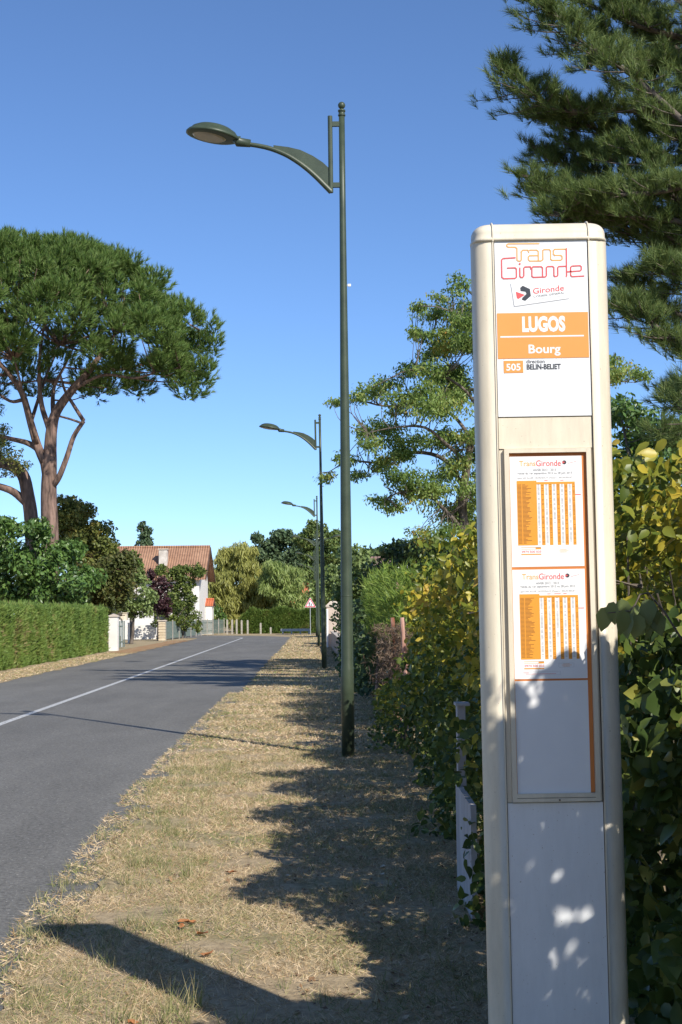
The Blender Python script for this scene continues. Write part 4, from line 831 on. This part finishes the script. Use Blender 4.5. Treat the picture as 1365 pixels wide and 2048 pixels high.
for pts, r in limbs: m_.tube(spline(pts, 4), list(np.linspace(r[0], r[1], (len(pts)-1)*4+1)), 10)
for c in CL[::5]:
    src = min((q for pts, r in limbs[:1]+limbs[2:3]+limbs[4:6]+limbs[9:] for q in pts[1:]), key=lambda q: np.linalg.norm(q-c[:3])+ (3 if q[2] > c[2] else 0)); m_.tube(spline([src, (src+c[:3])/2-np.array([0,0,.15]), c[:3]], 3), list(np.linspace(.05, .015, 7)), 5)
m_.build('trunk', m_bark, root, smooth=True)
# leaning second pine trunk at the left edge
D2_ = 72; b2 = gp(66, D2_); q = lambda x, y, d=0: P(x, y, D2_+d)
cl = pclumps([(-30,880,60,60),(-60,820,60,50),(-20,930,30,30)], D2_, 2)
make_tree('pine_tree', 'leaning pine trunk at the left edge that forks out of the picture', 'tree', cl, b2, m_pine, 20, .3, .07, bark=m_bark, sub=5, limbs=[([b2, q(66,1120), q(63,1040), q(56,990), q(46,950), q(20,930), (q(-40,915))], (.40,.26)), ([q(58,1010), q(45,998), q(20,980), q(-30,965)], (.24,.15)), ([q(30,935), q(-10,900), q(-40,850)], (.1,.05))])
make_tree('oak_tree', 'small oak twigs showing past the pine trunks at the left edge', 'tree', pclumps([(8,860,22,25),(30,915,25,18),(-10,900,30,40),(45,930,14,10),(20,945,22,10)], 69, .7), gp(-60, 69), m_oak, 26, .13, .08, sub=4, sscale=.5, tr=.12)
# ------------------------------------------------------------------ LEFT SIDE PLANTS
# clipped hedge
def boxhedge(name, label, u0_, u1_, v0, v1, h, mat, dens, L, W, group=None, coord=UX):
    base = np.array([coord((u0_+u1_)/2, (v0+v1)/2), (v0+v1)/2, 0]); w = u1_-u0_; ln = v1-v0
    def face(n, kind):
        v = rng.uniform(v0, v1, n); u = rng.uniform(u0_, u1_, n); z = rng.uniform(0, h, n); O = np.zeros((n, 3))
        wob = .05*np.sin(v*2.1)+.04*np.sin(v*5.7+1)+.03*np.sin(z*5+v)
        if kind == 'r': u = u1_+wob-np.abs(rng.normal(0,.07,n)); O[:,0] = 1
        if kind == 't': z = h+wob*.5+.05*rng.random(n)*(rng.random(n)<.2)*3-np.abs(rng.normal(0,.05,n)); O[:,2] = 1
        if kind == 'n': v = v0+np.abs(rng.normal(0,.07,n)); O[:,1] = -1
        if kind == 'e': v = v1-np.abs(rng.normal(0,.07,n)); O[:,1] = 1
        return np.stack([coord(u, v), v, z], 1), O
    A = [face(int(dens*ln*h), 'r'), face(int(dens*ln*w), 't'), face(int(dens*w*h), 'n'), face(int(dens*w*h), 'e')]; C = np.vstack([a[0] for a in A]); O = np.vstack([a[1] for a in A])
    root = thing(name, label, 'hedge', tuple(base), group); D = O*.6+unit(len(C))*.5; D[:,2] += .7
    V, Fc = tufts(C, D, 5, L, W, .5); obj('foliage', fast_mesh('foliage', V-base, Fc), mat, root)
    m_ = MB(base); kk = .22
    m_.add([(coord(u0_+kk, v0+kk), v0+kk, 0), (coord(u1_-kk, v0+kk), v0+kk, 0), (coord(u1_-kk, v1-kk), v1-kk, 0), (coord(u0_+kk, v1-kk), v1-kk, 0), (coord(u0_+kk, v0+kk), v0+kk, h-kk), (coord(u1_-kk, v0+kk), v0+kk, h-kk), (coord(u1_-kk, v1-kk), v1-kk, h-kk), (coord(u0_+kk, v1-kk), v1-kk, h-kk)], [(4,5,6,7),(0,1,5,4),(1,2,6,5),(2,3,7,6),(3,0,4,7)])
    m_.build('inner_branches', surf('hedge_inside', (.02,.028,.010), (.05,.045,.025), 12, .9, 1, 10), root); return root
boxhedge('clipped_hedge', 'long neatly clipped green conifer hedge along the left side of the road', -10.7, -9.55, 34, 65.5, 1.88, m_hedge, 190, .16, .035)
make_tree('laurel_bush', 'dense glossy green bush filling the space above the clipped hedge at left', 'bush', pclumps([(-20,1100,60,70),(50,1110,50,60),(110,1130,50,55),(20,1160,60,50),(90,1175,60,45),(160,1165,35,45),(10,1070,30,35),(75,1060,20,18),(145,1105,22,20)], 66.5, 2), gp(60, 68), m_laurel, 22, .26, .14, sub=10, sscale=.36, tr=.15)
make_tree('oak_tree', 'rounded browning oak behind the glossy bush, right of the pine trunk', 'tree', pclumps([(150,1040,35,38),(135,1010,20,16),(185,1075,40,35),(215,1090,18,20),(150,1090,40,40),(200,1120,40,30),(130,1060,20,30)], 77, 2), gp(160, 78), m_oak, 22, .22, .14, sub=10, sscale=.38, tr=.2)
make_tree('oak_tree', 'darker oak with rusty dead leaves just behind the end of the clipped hedge', 'tree', pclumps([(190,1150,45,40),(230,1140,40,30),(255,1125,22,20),(190,1190,45,35),(225,1190,35,30),(250,1165,30,30),(160,1195,30,28),(205,1205,30,25)], 72, 1.6), gp(200, 73), leafmat('rusty_oak_leaves', [(0,(.06,.08,.024)),(.5,(.115,.135,.034)),(.85,(.20,.15,.05)),(1,(.30,.12,.04))], .3, .5, patch=.9), 24, .21, .13, sub=10, sscale=.36, tr=.15)
make_tree('leafy_tree', 'light green rounded tree between the white gate post and the purple plum', 'tree', pclumps([(275,1165,22,25),(290,1190,18,25),(262,1200,24,28),(285,1220,22,22),(252,1225,18,16)], 82, 1), gp(262, 82), m_lime, 26, .19, .13, sub=9, sscale=.38, tr=.12)
make_tree('bush', 'mixed green bush hiding the lower front of the white house', 'bush', pclumps([(345,1205,22,20),(322,1235,18,18),(300,1215,18,22),(355,1235,16,18),(385,1200,6,16)], 97, .9), gp(335, 97), m_vine, 30, .2, .12, sub=8, sscale=.4, tr=.06)
make_tree('conifer', 'bright green conifer top in front of the roof of the white house', 'conifer', pclumps([(262,1120,18,20),(278,1135,12,14),(252,1140,20,20)], 96, .8), gp(262, 96), m_hedge, 22, .25, .1, sub=8, sscale=.4, tr=.12)
make_tree('plum_tree', 'dark purple leaved plum in front of the white house', 'tree', pclumps([(318,1170,18,20),(322,1195,20,22),(312,1215,16,18),(332,1215,12,20),(300,1150,8,10)], 93, .9), gp(318, 93), m_plum, 30, .2, .13, sub=8, sscale=.4, tr=.1)
make_tree('climbing_vine', 'olive green spreading tree crown against the white wall of the house', 'tree', pclumps([(330,1142,28,9),(365,1140,28,10),(390,1140,18,9),(350,1155,28,9),(375,1165,18,12),(400,1145,12,8),(340,1180,20,16),(330,1210,14,14),(352,1215,16,14),(375,1215,10,16),(378,1180,12,12),(360,1195,16,12),(335,1200,14,14)], 108, 1.1), gp(352, 108), m_vine, 24, .22, .14, sub=7, sscale=.42, tr=.1)
make_tree('bush', 'yellow green bush grown through the green fence by the stone pillar', 'bush', pclumps([(345,1235,16,22),(365,1225,16,24),(385,1240,14,22),(375,1210,14,14),(395,1252,8,12),(358,1255,18,14)], 100, .8), gp(365, 100), m_vine, 30, .18, .11, sub=7, sscale=.4, tr=.06)
make_tree('bush', 'low dark bush behind the fence right of the white house', 'bush', pclumps([(412,1235,14,22),(425,1220,14,18),(440,1240,16,18),(402,1215,10,12)], 124, 1), gp(420, 124), m_laurel, 22, .26, .16, sub=7, sscale=.4, tr=.08)
make_tree('willow_tree', 'large yellow willow at the far bend of the road', 'tree', pclumps([(470,1130,35,32),(445,1160,32,35),(500,1165,32,38),(470,1195,45,40),(435,1210,26,32),(520,1210,34,34),(530,1160,26,28),(425,1225,20,28),(485,1105,26,14),(455,1112,20,12),(550,1215,25,28),(480,1240,45,18),(428,1180,18,24)], 132, 3), gp(475, 132), m_willow, 14, .55, .10, sub=12, sscale=.34, tr=.25, droop=1.6, tpl=LONG)
make_tree('willow_tree', 'green willow right of the yellow willow at the far bend', 'tree', pclumps([(560,1150,30,24),(590,1165,28,28),(545,1175,28,28),(580,1200,32,32),(605,1215,20,28),(545,1135,18,12),(560,1225,32,22),(600,1240,20,18)], 128, 2.5), gp(575, 128), m_willowg, 14, .5, .10, sub=12, sscale=.34, tr=.22, droop=1.5, tpl=LONG)
make_tree('tree', 'feathery dark tree rising behind the two willows', 'tree', pclumps([(520,1110,18,16),(545,1090,24,10),(565,1072,22,12),(585,1080,14,8),(515,1078,8,7),(560,1110,38,14),(540,1125,40,18),(590,1120,34,26),(610,1150,30,28),(500,1125,22,14)], 178, 3), gp(560, 178), m_blue, 8, .5, .28, sub=11, sscale=.36, tr=.3)
make_tree('pine_tree', 'rounded distant pine behind the far street lamps', 'tree', pclumps([(632,1062,26,16),(605,1085,18,16),(655,1085,20,20),(635,1105,34,26),(670,1110,14,22),(640,1140,38,26),(672,1075,10,12)], 168, 3), gp(636, 168), m_pine2, 12, .5, .2, sub=12, sscale=.34, tr=.35)
make_tree('tree', 'light green trees filling the gap right of the distant pine', 'tree', pclumps([(690,1170,24,40),(650,1190,18,30),(630,1180,15,20),(668,1150,20,26)], 112, 2), gp(690, 112), m_lime, 14, .3, .2, sub=9, sscale=.38, tr=.2)
make_tree('poplar_tree', 'slim poplar top showing above the ridge of the white house', 'tree', pclumps([(285,1055,8,14),(292,1070,13,22),(285,1090,12,22),(296,1100,10,25),(290,1140,14,40)], 190, .9), gp(290, 190), m_blue, 12, .4, .22, sub=9, sscale=.42, tr=.2)
# backing trees so that no bare horizon shows
for i, (x, D_, w, h, lab) in enumerate([(-80,130,120,1130,'dark tree mass far behind the umbrella pine at the left edge'),(120,150,130,1170,'dark tree mass behind the oaks on the left'),(330,170,130,1190,'dark tree mass behind the white house'),(480,190,120,1180,'dark tree mass behind the yellow willow'),(640,200,110,1165,'dark tree mass at the end of the row of street lamps'),(830,120,120,1120,'dark tree mass behind the brown roofed house'),(1050,110,140,1090,'dark tree mass hidden behind the bus stop post'),(1300,70,150,1030,'dark tree mass behind the shrubs at the right edge')]):
    cs = [(x+(j-2)*w/4, (h+1250)/2+rng.uniform(-12,12), w/4, (1250-h)/2) for j in range(5)]
    make_tree('tree', lab, 'tree', pclumps(cs, D_, 3), gp(x, D_), [m_dark, m_oak, m_blue, m_willowg, m_blue, m_dark, m_dark, m_dark][i], 5, .5, .36, sub=9, sscale=.4, tr=.25, group='background trees', nlimb=6)
# far dark conifer hedge across the road end
hb = gp(560, 121); root = thing('clipped_hedge', 'green conifer hedge across the far end of the road', 'hedge', tuple(hb)); x0, x1 = P(470,1240,121)[0], P(650,1240,121)[0]
n = 9000; C = np.stack([rng.uniform(x0, x1, n), 121+np.abs(rng.normal(0,.3,n)), rng.uniform(0, 1.95, n)], 1); C[:,2] *= 1+.08*np.sin(C[:,0]*2.2); C[:,2] *= np.clip((C[:,0]-x0)/2.5+.45, 0, 1)
V, Fc = tufts(C, unit(n)*.5+np.array([.3,-.5,.6]), 5, .3, .06, .5); obj('foliage', fast_mesh('foliage', V-hb, Fc), m_hedge, root)
m_ = MB(hb); m_.box((x0+1.2, 121.5, 0), (x1, 122.3, 1.5)); m_.build('inner_branches', m_dark, root)
# ------------------------------------------------------------------ LEFT: gate post, letter box, pillar, fences
x, D_ = P(228, 1290, 66.2)[0], 66.2
gpst = thing('gate_post', 'square white gate post at the end of the clipped hedge', 'post', (x, D_, 0)); m_ = MB(); m_.box((-.2,-.2,0), (.2,.2,1.55)); m_.build('shaft', m_plaster, gpst); m_ = MB(); m_.box((-.25,-.25,1.55),(.25,.25,1.6)); m_.add([(-.23,-.23,1.6),(.23,-.23,1.6),(.23,.23,1.6),(-.23,.23,1.6),(0,0,1.7)], [(0,1,4),(1,2,4),(2,3,4),(3,0,4)]); m_.build('cap', m_coping, gpst)
m_gfence = surf('green_fence_paint', (.10,.14,.125), (.16,.20,.175), 6, .6)
m_ = MB(); x = P(236, 1285, 69)[0]
for k in range(9): m_.box((-.02+k*.06*.2, k*.42, .08), (.02+k*.06*.2, k*.42+.1, 1.35))
m_.box((-.015, -.02, .3), (.015, 3.5, .37)); m_.box((-.015, -.02, 1.05), (.015, 3.5, 1.12)); gt_ = m_.build('gate', m_gfence, loc=(x, 67, 0)); tag(gt_, 'open green slatted gate next to the square white gate post', 'gate')
x = P(244, 1283, 74)[0]; mb_ = thing('letter_box', 'cream letter box on a thin white post by the gate', 'letter box', (x, 74, 0)); m_ = MB(); m_.tube([(0,0,0),(0,0,1.5)], .05, 8); m_.build('post', m_white, mb_)
m_ = MB(); m_.box((-.28,-.2,1.38),(.28,.2,1.72)); m_.box((-.31,-.24,1.72),(.31,.24,1.76)); bxo = m_.build('box', m_cream, mb_); m_ = MB(); m_.box((-.2,-.206,1.6),(.2,-.202,1.64)); m_.build('slot', m_gap, bxo)
x = P(258, 1278, 84)[0]; m_ = MB(); m_.tube([(0,0,0),(0,0,1.15)], .06, 8); m_.lathe((0,0,1.15), [(.08,0),(.08,.03),(.0,.05)], 8); tag(m_.build('marker_post', m_plaster, loc=(x, 84, 0)), 'short white stake in the garden behind the letter box', 'post')
m_conc = surf('weathered_concrete', (.27,.25,.21), (.40,.37,.32), 6, .9, .3, 40)
m_stonep = surf('cream_stone_blocks', (.52,.42,.28), (.66,.56,.40), 3, .9, .5, 20)
x = P(325, 1278, 91)[0]; sp = thing('gate_pillar', 'cream pillar of rounded stone blocks at the garden entrance', 'pillar', (x, 91, 0)); m_ = MB()
for k in range(7): z = .0+k*.175; s_ = .19; m_.add([(-s_-.02,-s_-.02,z+.03),(s_+.02,-s_-.02,z+.03),(s_+.02,s_+.02,z+.03),(-s_-.02,s_+.02,z+.03),(-s_-.02,-s_-.02,z+.145),(s_+.02,-s_-.02,z+.145),(s_+.02,s_+.02,z+.145),(-s_-.02,s_+.02,z+.145)], [(0,1,5,4),(1,2,6,5),(2,3,7,6),(3,0,4,7),(4,5,6,7),(3,2,1,0)])
m_.box((-.175,-.175,0),(.175,.175,1.22)); m_.build('shaft', m_stonep, sp); m_ = MB(); m_.box((-.27,-.27,1.23),(.27,.27,1.3)); m_.build('cap', m_coping, sp)
# white low garden wall glimpsed behind the shrubs
xa = P(245,1265,98)[0]; xb_ = P(312,1265,98)[0]; m_ = MB(); m_.box((0,0,0),(xb_-xa,.2,.95)); tag(m_.build('garden_wall', m_plaster, loc=(xa, 98, 0)), 'low white garden wall seen under the light green tree', 'wall')
# green slat fence
def slat_fence(label, xA, yA, xB, yB, h, mat, pitch=.17, w=.09, posts=3, pm=m_conc):
    root = thing('garden_fence', label, 'fence', ((xA+xB)/2, (yA+yB)/2, 0)); L_ = math.hypot(xB-xA, yB-yA); m_ = MB(); n_ = int(L_/pitch)
    for k in range(n_): m_.box((-L_/2+k*pitch, -.012, .1), (-L_/2+k*pitch+w, .012, h))
    sl = m_.build('slat_panel', mat, root); m_ = MB(); m_.box((-L_/2, .013, .3), (L_/2, .05, .36)); m_.box((-L_/2, .013, h-.25), (L_/2, .05, h-.19)); m_.build('rail', mat, root)
    for k in range(posts+1): m_ = MB(); xx = -L_/2+k*L_/posts; m_.box((xx-.06, -.06, 0), (xx+.06, -.014, h+.1)); m_.build('post', pm, root)
    root.rotation_euler = (0, 0, math.atan2(yB-yA, xB-xA)); return root
slat_fence('green slatted fence between the stone pillar and the far bend', P(331,1278,91.5)[0], 91.5, P(402,1268,112)[0], 112, 1.2, m_gfence, pitch=.26, w=.09, posts=6)
slat_fence('pale green fence left of the yellow willow at the bend', P(402,1268,112.5)[0], 112.5, P(448,1266,119)[0], 119, 1.2, m_gfence, pitch=.22, w=.09, posts=4)
mpst = MB(); mpst.box((-.07,-.07,0),(.07,.07,1.15)); mpst.add([(-.07,-.07,1.15),(.07,-.07,1.15),(.07,.07,1.15),(-.07,.07,1.15),(0,0,1.22)], [(0,1,4),(1,2,4),(2,3,4),(3,0,4)])
first = None
for px, h, lab in [(455,1.0,'first white concrete post right of the pale green fence'),(465,1.0,'second white concrete post right of the pale green fence'),(474,1.0,'third white concrete post right of the pale green fence'),(484,.95,'fourth white concrete post right of the pale green fence'),(496,.95,'white concrete post where the road marking ends'),(522,.75,'shorter white post standing alone before the dark hedge'),(542,.45,'stubby post, rightmost at the foot of the dark hedge')]:
    D_ = 119
    if first is None: first = mpst.build('fence_post', m_conc); o = first
    else: o = first.copy(); scene.collection.objects.link(o)
    o.location = (P(px, 1265, D_)[0], D_, 0); o.scale = (1, 1, h); tag(o, lab, 'post', 'white posts at the far bend')
m_ = MB(); xa = P(562,1266,117)[0]; xb_ = P(622,1262,117)[0]; m_.box((xa,117,.22),(xb_,117.06,.42))
for k in range(4): m_.box((xa+.1+k*(xb_-xa-.3)/3, 117.062, 0), (xa+.22+k*(xb_-xa-.3)/3, 117.14, .40))
tag(m_.build('guard_rail', m_steel), 'low grey guard rail at the bend behind the warning sign', 'guard rail')

# unseen trees added right of and behind the viewpoint to block low sky light
for x_, y_, h_, r_, lab in [(6.2, 1.5, 5.6, 2.3, 'unseen tree added to block sky light, right of the near shrub'), (7.0, 8.0, 6.2, 2.5, 'unseen tree added to block sky light, at the right before the pine'), (-13, -3, 9, 3.5, 'unseen tree added to block sky light, across the road behind the viewpoint'), (-5, -11, 9, 3.6, 'large unseen tree added to block sky light, behind the viewpoint')]:
    cs = np.array([[x_+a*r_*.5, y_+b_*r_*.5, h_*(.45+.28*c_), r_*.75, r_*.75, h_*.24] for a, b_, c_ in [(0,0,1),(-1,0,0),(1,.3,0),(0,1,.3),(.2,-1,0),(.5,.5,.9),(-.6,-.5,.8)]])
    make_tree('leafy_tree', lab, 'tree', cs, (x_, y_, 0), m_dark, 7, .42, .30, sub=9, sscale=.42, tr=.16, group='unseen trees added to block sky light', nlimb=8)
